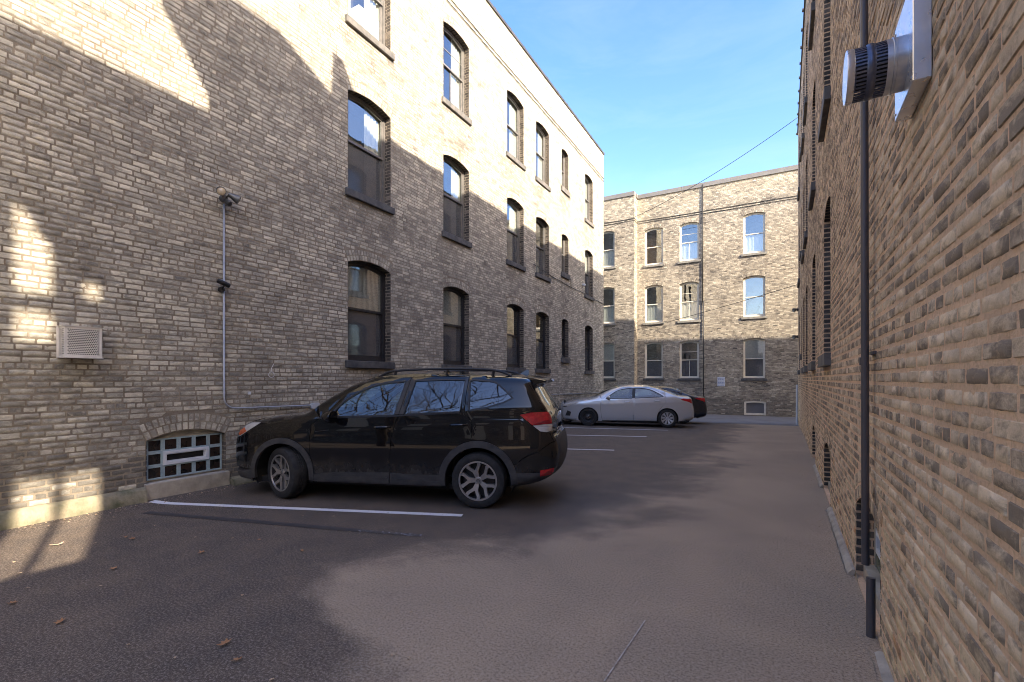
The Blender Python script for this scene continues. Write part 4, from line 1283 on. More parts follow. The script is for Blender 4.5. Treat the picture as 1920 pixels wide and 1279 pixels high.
def wheel(car, u, side, z, r, width, style, steer=0.0, rim_r=.24, hw=.9):
    """tyre and rim; axle along w. outward = side"""
    m = car.mw
    e = empty('wheel', m @ Vector((u, -side*(hw-width/2), z)), car.root.rotation_euler.z + (0 if side > 0 else PI) + steer, car.root)
    mw = basis_world(e)
    def put(b, name, mat, parent, sm=True, ang=35):
        b.v = [tuple(mw @ Vector(p)) for p in b.v]
        return b.build(name, mat, parent, sm, ang)
    # outward is local -y
    ax = (0,-1,0); h = width/2
    prof = [(rim_r,-h*.9),(rim_r+.02,-h),(r*.86,-h*1.04),(r*.955,-h*.90),(r*.985,-h*.70),(r,-h*.45),(r,-h*.30),(r-.009,-h*.28),(r-.009,-h*.22),(r,-h*.20),(r,-h*.04),(r-.009,-h*.02),(r-.009,h*.02),(r,h*.04),(r,h*.20),(r-.009,h*.22),(r-.009,h*.28),(r,h*.30),(r,h*.45),(r*.985,h*.70),(r*.955,h*.90),(r*.86,h*1.04),(rim_r+.02,h),(rim_r,h*.9)]
    put(MB().lathe((0,0,0), ax, prof, 56), 'tyre', M['rubber'], e)
    tb = MB()
    rim = put(MB().lathe((0,0,0), ax, [(rim_r*.80,-h*.9),(rim_r,-h*.9),(rim_r+.004,h*.88),(rim_r+.012,h*.97),(rim_r-.004,h*.97),(rim_r-.012,h*.80),(rim_r*.93,h*.2),(rim_r*.88,-h*.8)], 48), 'rim', M['alloy_dark' if style == 'y5' else ('alloy' if style != 'steel' else 'black')], e)
    if style == 'y5':
        put(MB().lathe((0,0,0), ax, [(rim_r+.013,h*.90),(rim_r+.013,h*.975),(rim_r-.006,h*.975),(rim_r-.010,h*.88)], 48), 'rim_lip', M['alloy'], rim)
    put(MB().lathe((0,0,0), ax, [(rim_r*.92,h*.05),(.001,h*.05)], 40), 'brake_disc', M['alloy_dark'], e)
    def ngon(poly, d0, d1, d0b=None):
        b = MB(); n = len(poly)
        v = [(x, -d1(x,zz) if callable(d1) else -d1, zz) for x, zz in poly] + [(x, -d0, zz) for x, zz in poly]
        b.add(v, [tuple(range(n)), tuple(range(2*n-1,n-1,-1))] + [(i,(i+1)%n,n+(i+1)%n,n+i) for i in range(n)])
        return b
    face = h*.90
    def dish(x, zz): return face - .035*(1 - min(1, math.hypot(x,zz)/rim_r))
    def rot(poly, a): return [(x*math.cos(a)-zz*math.sin(a), x*math.sin(a)+zz*math.cos(a)) for x, zz in poly]
    R = rim_r
    if style == 'y5':
        for k in range(5):
            a = k*2*PI/5 + .3
            Y = [(.026,.045),(.036,.115),(.098,.190),(.082,R-.001),(.062,R-.0005),(.050,.192),(.0,.135),(-.050,.192),(-.062,R-.0005),(-.082,R-.001),(-.098,.190),(-.036,.115),(-.026,.045)]
            Y = [(x*R/.236, zz*R/.236 if zz < R-.005 else zz) for x, zz in Y]
            put(fixn_mb(ngon(rot(Y, a), face-.055, dish)), 'spoke', M['alloy'], rim, False)
            lg = (.058*math.cos(a+PI/5+PI/2), .058*math.sin(a+PI/5+PI/2))
            put(MB().lathe((lg[0], -(face-.04), lg[1]), ax, [(.009,0),(.009,.016),(.001,.017)], 8), 'lug_nut', M['black'], rim)
        put(MB().lathe((0,0,0), ax, [(.052,face-.06),(.050,face-.030),(.034,face-.026),(.032,face-.016),(.001,face-.014)], 24), 'hub', M['alloy'], rim)
        put(MB().lathe((0,0,0), ax, [(.024,face-.0138),(.022,face-.0120),(.001,face-.0115)], 20), 'centre_emblem', M['fr_grey'], rim)
    elif style == 'cover':
        for k in range(9):
            a = k*2*PI/9
            Y = [(.012,.05),(.034,.150),(.030,R*.955),(-.030,R*.955),(-.034,.150),(-.012,.05)]
            put(fixn_mb(ngon(rot(Y, a), face-.045, dish)), 'spoke', M['hubcap'], rim, False)
        put(MB().lathe((0,0,0), ax, [(.06,face-.06),(.058,face-.030),(.03,face-.022),(.001,face-.02)], 24), 'hub', M['hubcap'], rim)
        put(MB().lathe((0,0,0), ax, [(R*.98,face-.03),(R*.98,face-.008),(R*.92,face-.006),(R*.92,face-.03)], 40), 'cover_ring', M['hubcap'], rim)
    else:
        put(MB().lathe((0,0,0), ax, [(R*.95,face-.05),(R*.80,face-.045),(R*.62,face-.06),(R*.50,face-.05),(R*.30,face-.025),(.03,face-.02),(.001,face-.015)], 40), 'disc', M['black'], rim)
        for k in range(10):
            a = k*2*PI/10
            put(MB().lathe((R*.60*math.cos(a), -(face-.052), R*.60*math.sin(a)), ax, [(.022,0),(.018,.004),(.001,.004)], 10), 'slot', M['alloy_dark'], rim)
        for k in range(5):
            a = k*2*PI/5
            put(MB().lathe((.055*math.cos(a), -(face-.03), .055*math.sin(a)), ax, [(.01,0),(.01,.016),(.001,.017)], 8), 'lug_nut', M['hubcap'], rim)
    return e
def fixn_mb(b): return b

def simple(car, name, mat, boxes, parent=None, bev=.0, smooth=False):
    b = MB()
    for a, c in boxes: b.box(a, c)
    o = car.put(b, name, mat, parent, smooth, 40)
    fixn(o)
    if bev: bevel(o, bev, 2)
    return o

def interior(car, u0, z0, wide, seatz, rows, dash_u):
    for u in rows:
        for w in (-.36, .36):
            b = MB()
            b.box((u-.25, w-.24, z0), (u+.27, w+.24, seatz))
            v = [(u+.17,w-.23,seatz-.05),(u+.30,w-.23,seatz-.05),(u+.46,w-.19,seatz+.56),(u+.36,w-.19,seatz+.58),(u+.17,w+.23,seatz-.05),(u+.30,w+.23,seatz-.05),(u+.46,w+.19,seatz+.56),(u+.36,w+.19,seatz+.58)]
            b.add(v, [(0,1,2,3),(7,6,5,4),(0,4,5,1),(1,5,6,2),(2,6,7,3),(3,7,4,0)])
            b.box((u+.39, w-.12, seatz+.60), (u+.48, w+.12, seatz+.80))
            bevel(fixn(car.put(b, 'seat', M['seat'], None, False)), .03, 2)
    simple(car, 'dashboard', M['black'], [((dash_u-.35, -wide, z0), (dash_u, wide, seatz+.30))], None, .04)
    b = MB(); c = Vector((dash_u+.18, .37, seatz+.30)); ax = Vector((.9,0,.42)).normalized()
    a = Vector((0,1,0)); b2 = ax.cross(a); pts = [tuple(c + (a*math.cos(t)+b2*math.sin(t))*.18) for t in [i*2*PI/24 for i in range(25)]]
    b.tube(pts, .014, 8, False); b.tube([tuple(c - b2*.17), tuple(c - ax*.05), tuple(c + b2*.17)], .012, 6); b.tube([tuple(c), tuple(c-ax*.22)], .03, 8)
    car.put(b, 'steering_wheel', M['seat'], None)
    simple(car, 'floor_pan', M['dark'], [((.45, -.74, .20), (car.len-1.0, .74, .27))], None)
    simple(car, 'inner_trim', M['dark'], [((u0, -wide-.02, z0), (car.len-.5, wide+.02, z0+.02))], None)

def well(car, u, z, r, hw):
    for sd in (-1, 1):
        b = MB(); n = 20; v = []; f = []
        for i in range(n+1):
            a = -.35 + (PI+.7)*i/n
            x, zz = u + r*math.cos(a), max(.2, z + r*math.sin(a))
            v += [(x, sd*(hw-.015), zz), (x, sd*.45, zz)]
        for i in range(n): f.append((2*i,2*i+1,2*i+3,2*i+2))
        m = len(v); v += [(u + r*math.cos(-.35 + (PI+.7)*i/n), sd*.45, max(.2, z + r*math.sin(-.35 + (PI+.7)*i/n))) for i in range(n+1)]
        f.append(tuple(range(m, m+n+1)))
        b.add(v, f); car.put(b, 'wheel_well', M['dark'], None, False)

# ---- black estate car in the foreground
ang_suv = math.atan2(.3295, .9441)
A = Vector((-5.8, 4.03)); ux = Vector((.9441, .3295)); nx = Vector((.3295, -.9441))
org = A - ux*.93 - nx*.90          # u=0, centreline
SP = [(.30,.22),(.13,.23),(.06,.30),(.03,.46),(.012,.63),(.04,.80),(.12,.93),(.27,1.01),(.55,1.075),(.93,1.125),(1.19,1.165),(1.42,1.325),(1.80,1.545),(2.05,1.632),(2.28,1.675),(2.85,1.70),(3.35,1.694),(3.90,1.672),(4.24,1.635),(4.33,1.55),(4.43,1.40),(4.545,1.235),(4.60,1.13),(4.615,.96),(4.665,.86),(4.695,.72),(4.685,.58),(4.62,.46),(4.42,.35),(4.10,.285)]
SP = [(u if u < 4.1 else 4.1 + (u-4.1)*.90, z) for u, z in SP]
suv = Car('car', SP, [(3.9,.27),(2.5,.265),(1.2,.265)], .905, (1.115,.052), .30, .085, (.80,.20), (3.95,.115), (org.x, org.y, .0), ang_suv, 'dusty black estate car parked nose to the wall in the foreground', 4.70)
FA, RA = (.905,.348), (3.635,.348)
archF = circ(FA, .415); archR = circ(RA, .425)
archFo = circ(FA, .485); archRo = circ(RA, .505)
winF = catmull([(1.60,1.122),(1.70,1.27),(1.86,1.40),(2.06,1.505),(2.30,1.575),(2.615,1.604)], 4) + [(2.505,1.160)]
winR = [(2.625,1.168),(2.70,1.45),(2.742,1.610),(3.10,1.626),(3.43,1.622),(3.392,1.214)]
winQ = catmull([(3.505,1.232),(3.495,1.45),(3.50,1.612),(3.66,1.612),(3.82,1.595),(3.95,1.50),(4.07,1.395)], 4) + [(3.95,1.335),(3.74,1.272)]
seam1 = [(1.46,1.10),(1.335,1.02),(1.318,.80),(1.325,.60),(1.37,.38),(1.39,.24)]
seamA = [(1.46,1.10),(1.56,1.195),(1.80,1.44),(2.02,1.57),(2.30,1.635),(2.68,1.655),(3.05,1.668),(3.47,1.662)]
seam2 = [(2.68,1.655),(2.565,1.165),(2.515,1.00),(2.475,.84),(2.468,.60),(2.468,.24)]
seam3 = [(3.47,1.662),(3.452,1.40),(3.455,1.225),(3.545,1.10),(3.56,.90),(3.545,.862)]
seamB = [(4.10,.56),(4.22,.66),(4.40,.74),(4.55,.845),(4.75,.90)]
tl_poly = [(4.165,1.185),(4.30,1.215),(4.50,1.222),(4.60,1.20),(4.70,1.15),(4.70,1.0),(4.50,.975),(4.42,.985),(4.32,1.05)]
hl_poly = [(.0,.86),(.10,.835),(.19,.835),(.32,.90),(.44,.965),(.56,1.035),(.38,1.028),(.20,.985),(.0,.97)]
seams = [seam_poly(seam1), seam_poly(seamA), seam_poly(seam2), seam_poly(seam3), seam_poly(seamB)]
clad_line = 0.425
def over(poly): return poly
cutall = [archFo, archRo, winF, winR, winQ, tl_poly, hl_poly] + seams
fender = [(-.2,.405),(.42,.405),(1.40,.41)] + [(1.37,.41),(1.325,.60),(1.318,.80),(1.335,1.02),(1.46,1.10),(1.40,1.32),(1.10,1.3),(-.2,1.3)]
fender = [(-.2,.385),(1.372,.385),(1.325,.60),(1.318,.80),(1.335,1.02),(1.46,1.10),(1.30,1.32),(-.2,1.32)]
suv.panel('front_fender', M['paint_black'], fender, cutall)
fd = seam1[:5][::-1] + seamA[1:6] + seam2[1:5] + [(2.468,.415),(1.62,.398),(1.375,.37)]
suv.panel('front_door', M['paint_black'], fd, cutall)
rd = seam2[:5][::-1] + [seamA[6], seamA[7]] + seam3[1:] + [(3.545,.80),(3.20,.42),(2.72,.405),(2.468,.425)]
suv.panel('rear_door', M['paint_black'], rd, cutall)
qp = [(3.20,.42),(3.545,.862)] + seam3[::-1][1:] + [(3.47,1.662),(3.47,1.9),(5.0,1.9),(5.0,.905)] + seamB[::-1][1:] + [(3.9,.30)]
suv.panel('rear_quarter', M['paint_black'], qp, cutall)
rail_poly = [(1.46,1.10)] + seamA[1:] + [(3.47,1.9),(1.0,1.9),(1.30,1.315)]
suv.panel('roof_side', M['paint_black'], rail_poly, cutall)
bump = seamB + [(5.0,.2),(3.95,.2),(4.0,.48)]
suv.panel('rear_bumper', M['paint_black'], [(p[0], p[1]) for p in seamB] + [(5.0,.9),(5.0,.49),(4.50,.475),(4.08,.465)], cutall)
suv.panel('bumper_cladding', M['clad'], [(4.08,.465),(4.50,.475),(5.0,.49),(5.0,.1),(3.9,.1)], [archRo, archR, [(4.42,.43),(4.58,.445),(4.585,.535),(4.42,.505)]], .006)
suv.panel('front_cladding', M['clad'], [(-.2,.385),(.60,.385),(.60,.1),(-.2,.1)], [archFo], .006)
suv.panel('sill_cladding', M['clad'], [(1.33,.10),(1.33,.36),(1.62,.398),(2.464,.420),(2.464,.10)], [archFo], .010)
suv.panel('sill_cladding', M['clad'], [(2.472,.10),(2.472,.420),(2.72,.405),(3.22,.415),(3.22,.10)], [archRo], .010)
suv.panel('sill_strake', M['clad'], [(1.50,.285),(1.66,.345),(2.44,.36),(2.462,.285)], [], .022)
suv.panel('sill_strake', M['clad'], [(2.475,.285),(2.50,.36),(2.80,.335),(3.14,.33),(3.18,.285)], [], .022)
def arch_panel(c, ri, ro, name):
    a0, a1 = -.16, PI+.16
    poly = circ(c, ro+.004, a0, a1, 36) + circ(c, ri, a1, a0, 36)
    suv.panel(name, M['clad'], poly, [], .016, .05, .05)
arch_panel(FA, .415, .483, 'arch_cladding'); arch_panel(RA, .425, .503, 'arch_cladding')
for wp, mt in ((winF,'carglass'),(winR,'tintglass'),(winQ,'tintglass')):
    suv.panel('side_window', M[mt], wp, [], -.012, .07, 0)
    # rubber and black trim round the pane
    suv.panel('window_trim', M['black'], seam_poly(list(wp)+[wp[0]], .011), [], .002, .2, .02)
suv.panel('belt_trim', M['black'], seam_poly([(1.42,1.105),(1.60,1.112),(2.50,1.150),(3.40,1.204)], .009), [], .006, .2, .01)
suv.panel('pillar_trim', M['clad'], [(2.515,1.17),(2.625,1.602),(2.672,1.648),(2.572,1.172)], seams, .004, .1, .01)
suv.panel('pillar_trim', M['clad'], [(2.572,1.172),(2.682,1.650),(2.735,1.606),(2.620,1.172)], seams, .004, .1, .01)
tlp = suv.panel('tail_lamp', M['red'], [(4.165,1.185),(4.30,1.215),(4.50,1.222),(4.60,1.20),(4.70,1.15),(4.70,1.085),(4.32,1.06)], [], .008)
suv.panel('reverse_lamp', M['clearlens'], [(4.325,1.056),(4.70,1.081),(4.70,1.0),(4.50,.975),(4.42,.985)], [], .006)
suv.panel('reflector', M['red'], [(4.42,.43),(4.58,.445),(4.585,.535),(4.42,.505)], [], .012, .05)
suv.panel('headlamp', M['clearlens'], hl_poly, [[(.10,.845),(.19,.845),(.32,.905),(.26,.955),(.12,.93)]], .002)
suv.panel('turn_lamp', M['amber'], [(.10,.845),(.19,.845),(.32,.905),(.26,.955),(.12,.93)], [], .002)
suv.panel('fuel_door_line', M['black'], seam_poly([(1.40,.93),(1.60,.955)], .003), [], .001, .2, 0)
# door handles
for u, z in ((2.24,1.003),(3.27,1.048)):
    for sd in (1, -1):
        b = MB(); wv = suv.W(np.array([(u+.11, z)]))[0]
        b.tube([(u, sd*(wv+.004), z-.004), (u+.03, sd*(wv+.032), z), (u+.11, sd*(wv+.036), z+.004), (u+.19, sd*(wv+.03), z+.006), (u+.225, sd*(wv+.004), z+.004)], [.010,.015,.016,.015,.010], 8)
        suv.put(b, 'door_handle', M['paint_black'])
# sheets over the top
i_h0 = suv.idx(.12, z=.93); i_cw = suv.idx(1.19, z=1.165); i_r0 = suv.idx(2.16, z=1.655); i_r1 = suv.idx(4.24, z=1.635); i_g0 = suv.idx(4.345, z=1.53); i_g1 = suv.idx(4.545, z=1.235); i_tb = suv.idx(4.615, z=.90)
suv.strip('front_bumper', M['paint_black'], 0, i_h0, .13)
suv.strip('hood', M['paint_black'], i_h0, i_cw, .035)
suv.strip('windshield', M['carglass'], i_cw, i_r0, .06, off=-.002)
suv.strip('roof', M['paint_black'], i_r0, i_r1, .045)
suv.strip('tailgate', M['paint_black'], i_r1, i_g0, .05)
suv.strip('rear_window', M['tintglass'], i_g0, i_g1, .05)
suv.strip('tailgate', M['paint_black'], i_g1, i_tb, .06)
suv.strip('rear_bumper', M['clad'], i_tb, len(suv.prof)-1, .06)
# roof rails, spoiler, mirrors, antenna fin, wiper
for sd in (1, -1):
    b = MB(); pts = []
    for u, z in catmull([(2.20,1.672),(2.36,1.735),(2.75,1.760),(3.25,1.768),(3.70,1.755),(3.90,1.72),(4.02,1.665)], 4): pts.append((u, sd*.60, z))
    b.tube(pts, .017, 10); suv.put(b, 'roof_rail', M['black'])
    for u in (2.42, 3.15, 3.78):
        bb = MB(); bb.tube([(u-.02, sd*.60, 1.66), (u, sd*.60, 1.748)], .020, 8); suv.put(bb, 'rail_post', M['black'])
sp = MB()
pr_ = [(4.20,1.655),(4.32,1.640),(4.47,1.612),(4.465,1.592),(4.36,1.565),(4.28,1.585)]
v = []
for w in (-.60,-.58,-.3,0,.3,.58,.60):
    k = .9 if abs(w) > .59 else 1
    v += [(4.20+(u-4.20)*(k if abs(w) > .5 else 1), w, z + .03*(1-(w/.6)**2)) for u, z in pr_]
m_ = len(pr_)
sp.add(v, [(i*m_+k, i*m_+(k+1) % m_, (i+1)*m_+(k+1) % m_, (i+1)*m_+k) for i in range(6) for k in range(m_)] + [tuple(range(m_)), tuple(range(7*m_-1, 6*m_-1, -1))])
fixn(suv.put(sp, 'spoiler', M['paint_black']))
for sd in (1, -1):
    b = MB()
    b.lathe((1.70, sd*1.00, 1.135), (1,0,0), [(.001,-.115),(.045,-.10),(.075,-.05),(.088,.0),(.086,.025),(.001,.028)], 18)
    b.v = [(u, sd*1.00 + (w-sd*1.00)*1.25, 1.135 + (z-1.135)*.95) for u, w, z in b.v]
    suv.put(b, 'side_mirror', M['paint_black'])
    bb = MB(); bb.tube([(1.66, sd*.84, 1.09), (1.68, sd*.94, 1.10)], .035, 8); suv.put(bb, 'mirror_arm', M['black'])
b = MB(); v = [(4.02,-.02,1.70),(4.16,-.02,1.69),(4.16,.02,1.69),(4.02,.02,1.70),(4.13,-.006,1.765),(4.16,-.006,1.76),(4.16,.006,1.76),(4.13,.006,1.765)]
b.add(v, [(0,1,2,3),(4,7,6,5),(0,4,5,1),(1,5,6,2),(2,6,7,3),(3,7,4,0)]); suv.put(b, 'antenna_fin', M['paint_black'], None, False)
b = MB(); b.tube([(4.60,.0,1.20),(4.585,-.2,1.28),(4.56,-.38,1.30)], .012, 6); suv.put(b, 'rear_wiper', M['black'])
for k in range(3):
    b = MB(); b.box((4.612-.002*k, .50, 1.0-.05*k), (4.620-.002*k, .66, 1.018-.05*k)); fixn(suv.put(b, 'badge_bar', M['alloy'], None, False))
interior(suv, 1.2, .35, .70, .68, (2.15, 3.05), 1.62)
for c in (FA, RA): well(suv, c[0], c[1], .44, .86)
wheel(suv, FA[0], 1, .352, .352, .225, 'y5', math.radians(-25), .236, .885)
wheel(suv, FA[0], -1, .352, .352, .225, 'y5', math.radians(-25), .236, .885)
wheel(suv, RA[0], 1, .352, .352, .225, 'y5', 0, .236, .90)
wheel(suv, RA[0], -1, .352, .352, .225, 'y5', 0, .236, .90)

# ---- saloon cars further down
def saloon(org, z, ang, paint_mat, label, frontstyle, rearstyle):
    P_ = [(.30,.20),(.10,.21),(.02,.30),(.0,.48),(.015,.66),(.10,.77),(.30,.84),(.62,.915),(.98,.965),(1.20,1.03),(1.42,1.15),(1.70,1.29),(2.0,1.385),(2.35,1.425),(2.75,1.43),(3.10,1.405),(3.42,1.32),(3.75,1.19),(4.02,1.085),(4.25,1.06),(4.42,1.04),(4.475,.98),(4.50,.86),(4.555,.62),(4.56,.44),(4.50,.30),(4.25,.235)]
    cr_ = Car('car', P_, [(3.6,.20),(2.5,.195),(1.2,.195)], .885, (.955,.04), .40, .09, (.85,.22), (3.8,.13), (org.x, org.y, z), ang, label, 4.56)
    fa, ra = (.97,.318), (3.665,.318)
    wf = catmull([(1.58,.985),(1.72,1.10),(1.95,1.245),(2.20,1.325),(2.515,1.36)], 4) + [(2.485,1.005)]
    wr = catmull([(2.60,1.363),(2.85,1.352),(3.08,1.31),(3.28,1.225),(3.54,1.082)], 4) + [(3.40,1.058),(2.575,1.008)]
    s1 = [(1.44,.955),(1.405,.84),(1.40,.60),(1.43,.35),(1.47,.18)]
    sA = [(1.44,.955),(1.66,1.13),(1.92,1.285),(2.20,1.365),(2.55,1.40),(2.85,1.392),(3.12,1.35),(3.34,1.265),(3.58,1.13)]
    s2 = [(2.55,1.40),(2.53,1.0),(2.525,.60),(2.53,.18)]
    s3 = [(3.58,1.13),(3.62,1.02),(3.58,.85),(3.42,.65),(3.33,.45),(3.30,.18)]
    tl = [(4.09,.99),(4.20,1.015),(4.36,1.005),(4.7,.955),(4.7,.84),(4.46,.84),(4.34,.90),(4.15,.95)]
    hl = [(-.1,.70),(.02,.69),(.24,.69),(.40,.775),(.60,.85),(.42,.858),(.20,.80),(-.1,.76)]
    cuts = [circ(fa,.355), circ(ra,.36), wf, wr, tl, hl] + [seam_poly(q) for q in (s1,sA,s2,s3)]
    cr_.panel('front_fender', paint_mat, [(-.3,.1),(1.47,.1),(1.47,.18),(1.43,.35),(1.40,.60),(1.405,.84),(1.44,.955),(1.30,1.3),(-.3,1.3)], cuts)
    cr_.panel('front_door', paint_mat, s1[::-1] + sA[1:4] + s2, cuts)
    cr_.panel('rear_door', paint_mat, s2[::-1] + sA[5:] + s3[1:], cuts)
    cr_.panel('rear_quarter', paint_mat, s3[::-1] + [(3.60,1.13),(3.62,1.6),(5,1.6),(5,.1),(3.3,.1)], cuts)
    cr_.panel('roof_side', paint_mat, sA + [(3.62,1.6),(1.2,1.6),(1.30,1.12)], cuts)
    for wp in (wf, wr):
        cr_.panel('side_window', M['carglass'], wp, [], -.010, .08, 0)
        cr_.panel('window_trim', M['black'], seam_poly(list(wp)+[wp[0]], .012), [], .002, .2, .015)
    cr_.panel('pillar_trim', M['black'], [(2.49,1.01),(2.52,1.358),(2.595,1.36),(2.57,1.01)], [seam_poly(s2)], .003, .1, .01)
    cr_.panel('tail_lamp', M['red'], tl, [], .006)
    cr_.panel('headlamp', M['clearlens'], hl, [], .003)
    cr_.panel('fog_lamp', M['black'], [(.14,.36),(.32,.36),(.36,.50),(.22,.55)], [], .005)
    cr_.panel('sill_trim', M['black'], [(1.45,.10),(1.45,.225),(3.32,.235),(3.32,.10)], [], .008)
    for u, zz in ((2.22,.885),(3.22,.925)):
        b = MB(); wv = cr_.W(np.array([(u+.1, zz)]))[0]
        b.tube([(u, wv+.004, zz), (u+.03, wv+.03, zz+.004), (u+.17, wv+.03, zz+.008), (u+.20, wv+.004, zz+.006)], [.010,.015,.015,.010], 8)
        cr_.put(b, 'door_handle', paint_mat)
    i = lambda u, zz: cr_.idx(u, z=zz)
    a = [0, i(.10,.77), i(1.20,1.03), i(2.05,1.39), i(3.10,1.405), i(4.0,1.09), i(4.47,.98), len(cr_.prof)-1]
    for k, (nm, mt, cw) in enumerate((('front_bumper',paint_mat,.14),('hood',paint_mat,.05),('windshield',M['carglass'],.06),('roof',paint_mat,.05),('rear_window',M['tintglass'],.06),('trunk_lid',paint_mat,.04),('rear_bumper',paint_mat,.08))):
        cr_.strip(nm, mt, a[k], a[k+1], cw)
    for sd in (1, -1):
        b = MB(); b.lathe((1.70, sd*.97, 1.03), (1,0,0), [(.001,-.10),(.04,-.09),(.062,-.04),(.07,.02),(.001,.03)], 16)
        b.v = [(u, sd*.97 + (w-sd*.97)*1.3, zz) for u, w, zz in b.v]
        cr_.put(b, 'side_mirror', paint_mat)
        bb = MB(); bb.tube([(1.66, sd*.82, .985), (1.68, sd*.92, 1.0)], .03, 8); cr_.put(bb, 'mirror_arm', M['black'])
    interior(cr_, 1.2, .30, .66, .52, (2.05, 2.95), 1.55)
    for c in (fa, ra): well(cr_, c[0], c[1], .37, .84)
    for u, st in ((fa[0], frontstyle), (ra[0], rearstyle)):
        for sd in (1, -1): wheel(cr_, u, sd, .318, .318, .205, st, 0, .21, .875)
    return cr_
ang_s = math.atan2(.3006, .9537)
uS = Vector((.9537,.3006)); nS = Vector((.3006,-.9537))
o1 = Vector((-5.78, 15.9)) - uS*.97 - nS*.875
saloon(o1, -.045, ang_s, M['paint_silver'], 'silver saloon car with one black steel wheel parked beyond the black car', 'steel', 'cover')
o2 = Vector((-3.09, 19.29)) - uS*3.665 - nS*.875
saloon(o2, -.105, ang_s, M['paint_grey'], 'dark grey saloon car mostly hidden behind the silver one', 'cover', 'cover')

# ------------------------------------------------------------------ fallen leaves
leaf_pts = [(-6.12,1.83,2),(-5.81,2.27,1),(-5.68,2.28,1),(-6.78,2.53,0),(-6.0,2.61,0),(-5.87,2.04,0),(-5.19,2.62,0),(-4.67,2.41,1),(-4.54,2.89,1),(-4.83,2.79,0),(-4.93,1.84,1),(-5.51,1.42,0),(-5.89,1.48,0),(-5.07,1.35,0),(-4.62,1.64,0),(-4.81,1.2,1),(-4.16,1.26,3),(-2.94,1.65,3),(-2.71,1.59,1),(-3.05,1.43,0),(-3.49,2.09,0),(-3.45,1.36,0),(-4.89,3.65,0),(-4.55,3.82,0),(-3.94,3.51,0),(-3.89,2.9,1),(-3.09,2.91,0),(-2.21,2.51,0),(-1.96,2.07,0),(-1.86,2.09,0),(-2.39,3.86,0),(-2.37,1.58,0)]
lr = random.Random(21)
WHERE = {1: 'curled leaf in the leaf pair near the glass-block window, left one', 2: 'curled leaf in the leaf pair near the glass-block window, right one',
         7: 'curled tan leaf between the blacked-out line and the front of the lot', 8: 'curled tan star-shaped leaf beside the blacked-out line',
         10: 'dark brown curled leaf on the darker asphalt left of centre', 15: 'curled leaf at the far left edge of the picture on the asphalt',
         16: 'broad orange-brown leaf on the front asphalt, left one of two', 17: 'broad orange-brown leaf on the front asphalt, right one of two',
         18: 'dark curled leaf just right of the broad orange-brown leaf in front', 25: 'curled tan leaf on the darker asphalt below the parking line'}
for li, (x, y, kind) in enumerate(leaf_pts):
    r = {0: .017, 1: .034, 2: .080, 3: .048}[kind]*lr.uniform(.85,1.15)
    n = 14; v = [(x, y, gz(x,y)+.012)]; a0 = lr.uniform(0, 6.28); ax = lr.uniform(.45,.8) if kind != 2 else .28
    for i in range(n):
        t = 2*PI*i/n
        rr = r*(1.0 if i % 2 else .55)*lr.uniform(.75,1.2)
        lx, ly = rr*math.cos(t), rr*math.sin(t)*ax
        zz = .006 + abs(ly)*lr.uniform(.3,.9) + (abs(lx)*.25 if kind != 0 else 0)
        v.append((x + lx*math.cos(a0)-ly*math.sin(a0), y + lx*math.sin(a0)+ly*math.cos(a0), gz(x,y)+zz))
    b = MB(); b.add(v, [(0, i+1, (i+1) % n + 1) for i in range(n)])
    o = b.build('fallen_leaf', M['leaf' if kind in (1,3) else 'leaf2'], None)
    if kind == 2: tag(o, 'long pale curled leaf on the asphalt near the foot of the left wall', 'leaf', 'fallen leaves on the asphalt')
    elif li in WHERE: tag(o, WHERE[li], 'leaf', 'fallen leaves on the asphalt')
    else: tag(o, 'tiny pale leaf scrap lying on the asphalt', 'leaf', 'fallen leaves on the asphalt')

# grit and leaf crumbs gathered along the wall feet
lit = MB(); lr = random.Random(31)
def crumb(x, y, r_):
    z_ = gz(x, y) + .006; a = lr.uniform(0, 6.28); n_ = 5
    v_ = [(x + r_*lr.uniform(.5,1)*math.cos(a + k*2*PI/n_), y + r_*lr.uniform(.4,1)*math.sin(a + k*2*PI/n_), z_ + lr.uniform(0, r_*.8)) for k in range(n_)]
    lit.add(v_, [tuple(range(n_))])
for k in range(420):
    y = lr.uniform(1.2, 9.0); crumb(XL + .15 + abs(lr.gauss(0, .10)), y, lr.uniform(.004,.016))
for k in range(420):
    y = lr.uniform(1.6, 12.0); q = FR.p(y, 0, .09 + abs(lr.gauss(0, .09))); crumb(q[0], q[1], lr.uniform(.003,.011))
for k in range(500):
    x, y = lr.uniform(-7, .4), lr.uniform(.8, 9); crumb(x, y, lr.uniform(.002,.005))
tag(lit.build('ground_litter', M['leaf2']), 'grit and leaf crumbs scattered along the wall feet and over the asphalt', 'litter', None, 'stuff')

# ------------------------------------------------------------------ behind the camera: added unseen occluder for the sun patches, bare trees that shade and reflect
XP = 4.0
pc = empty('sun_slit_occluder', (4.4, -3.6, 0))  # unseen boards with slits, added to shape the sun patches at lower left
tag(pc, 'tall slotted board occluder added behind the camera to shape sun patches', 'occluder')
def board(y0, y1, z0, z1, nm='board'):
    MB().box((XP, y0, z0), (XP+.04, y1, z1)).build(nm, M['wood'], pc)
TOPP = 12.95
board(-2.16, -.37, 0, TOPP); board(-8.0, -2.9, 0, TOPP)
board(-2.899, -2.161, 0, 6.15); board(-2.899, -2.161, 7.85, 9.42); board(-2.899, -2.161, 10.95, TOPP)
board(-2.60, -2.30, 9.421, 10.949); board(-2.299, -2.161, 9.421, 9.95); board(-2.299, -2.161, 10.16, 10.949)
board(-2.899, -2.601, 9.76, 9.95)
board(-2.58, -2.50, 6.151, 7.849)
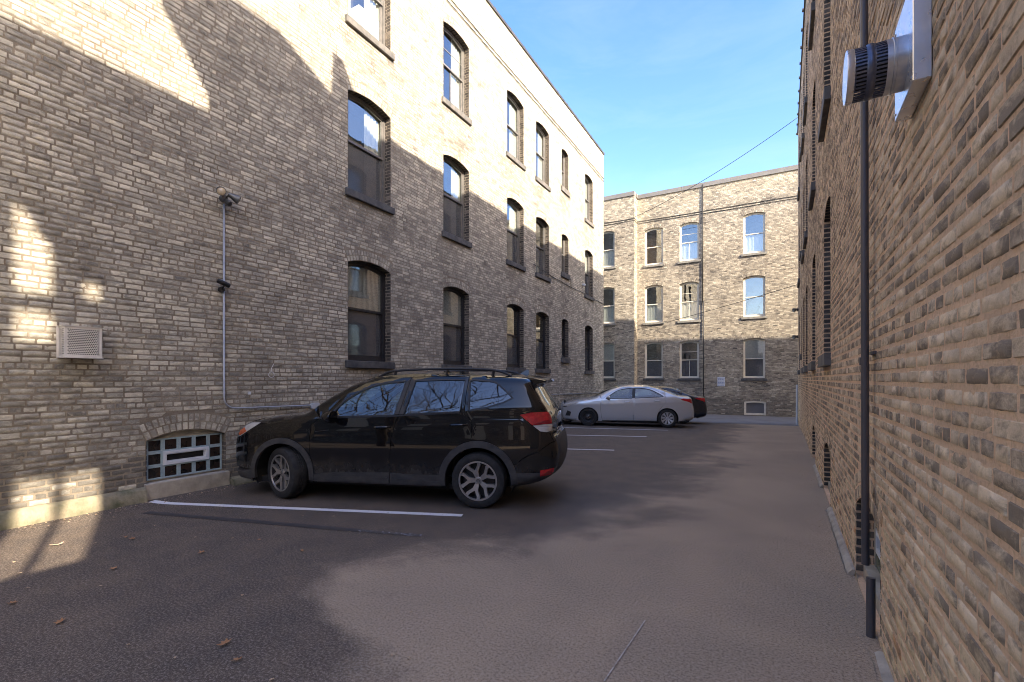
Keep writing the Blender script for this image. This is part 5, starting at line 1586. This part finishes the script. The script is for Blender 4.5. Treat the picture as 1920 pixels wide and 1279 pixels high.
b = MB(); b.add([(XP+.045,-2.9,10.95),(XP+.045,-2.6,10.95),(XP+.045,-2.6,10.45),(XP+.075,-2.9,10.95),(XP+.075,-2.6,10.95),(XP+.075,-2.6,10.45)], [(0,1,2),(5,4,3),(0,3,4,1),(1,4,5,2),(2,5,3,0)]); b.build('slit_wedge', M['wood'], pc)  # wedge added to slant the top of the wall sun patch
for y in (-.44, -2.0, -4.5, -7.9): MB().box((XP+.08, y-.06, 0), (XP+.20, y+.06, TOPP)).build('post', M['wood'], pc)
def tree(x, y, h, seed, label):
    rnd = random.Random(seed)
    e = empty('bare_tree', (x, y, 0)); tag(e, label, 'tree', 'bare trees behind the camera')
    tr = MB(); br = MB()
    tr.tube([(x,y,-.1),(x+.05,y,h*.18),(x-.05,y+.05,h*.36),(x,y,h*.5)], [.22,.17,.14,.10], 10)
    tr.build('trunk', M['bark'], e, True)
    def grow(p, d, l, r, lev):
        pts = [p]; q = Vector(p); dd = Vector(d)
        for i in range(4):
            dd = (dd + Vector((rnd.uniform(-.22,.22), rnd.uniform(-.22,.22), rnd.uniform(-.05,.18)))).normalized()
            q = q + dd*l/4; pts.append(q.copy())
        br.tube(pts, [r, r*.85, r*.7, r*.55, r*.35], 5, False)
        if lev > 0:
            for k in range(4 if lev > 1 else 3):
                j = rnd.randint(1, 4)
                nd = (dd + Vector((rnd.uniform(-1,1), rnd.uniform(-1,1), rnd.uniform(-.2,.7)))).normalized()
                grow(pts[j], nd, l*rnd.uniform(.55,.75), r*.5, lev-1)
    for k in range(7):
        a = k*2*PI/7 + rnd.random()
        grow(Vector((x, y, h*(.28+.035*k))), Vector((math.cos(a), math.sin(a), rnd.uniform(.5,1.2))).normalized(), h*.36, .075, 3)
    br.build('branches', M['bark'], e, True)
bh = empty('brick_building', (-6, -21, 0))  # unseen block added to darken what the black car's side reflects
tag(bh, 'unseen brown brick block added behind the camera to darken car reflections', 'building')
MB().box((-22, -26, -.3), (10, -17, 9.2)).build('wall', M['brick_b'], bh)
MB().box((-22.2, -26.2, 9.2), (10.2, -16.8, 9.5)).build('coping', M['coping_b'], bh)
for k in range(8):
    for f_ in range(2):
        MB().box((-20+3.6*k, -17.0, 1.6+3.6*f_), (-18.8+3.6*k, -16.94, 3.6+3.6*f_)).build('window', M['fr_cream'], bh)
tree(9.0, -5.2, 12, 3, 'bare branching tree behind the camera beside the occluder')
tree(-5.6, -6.5, 12, 5, 'bare branching tree across the lot behind the camera')
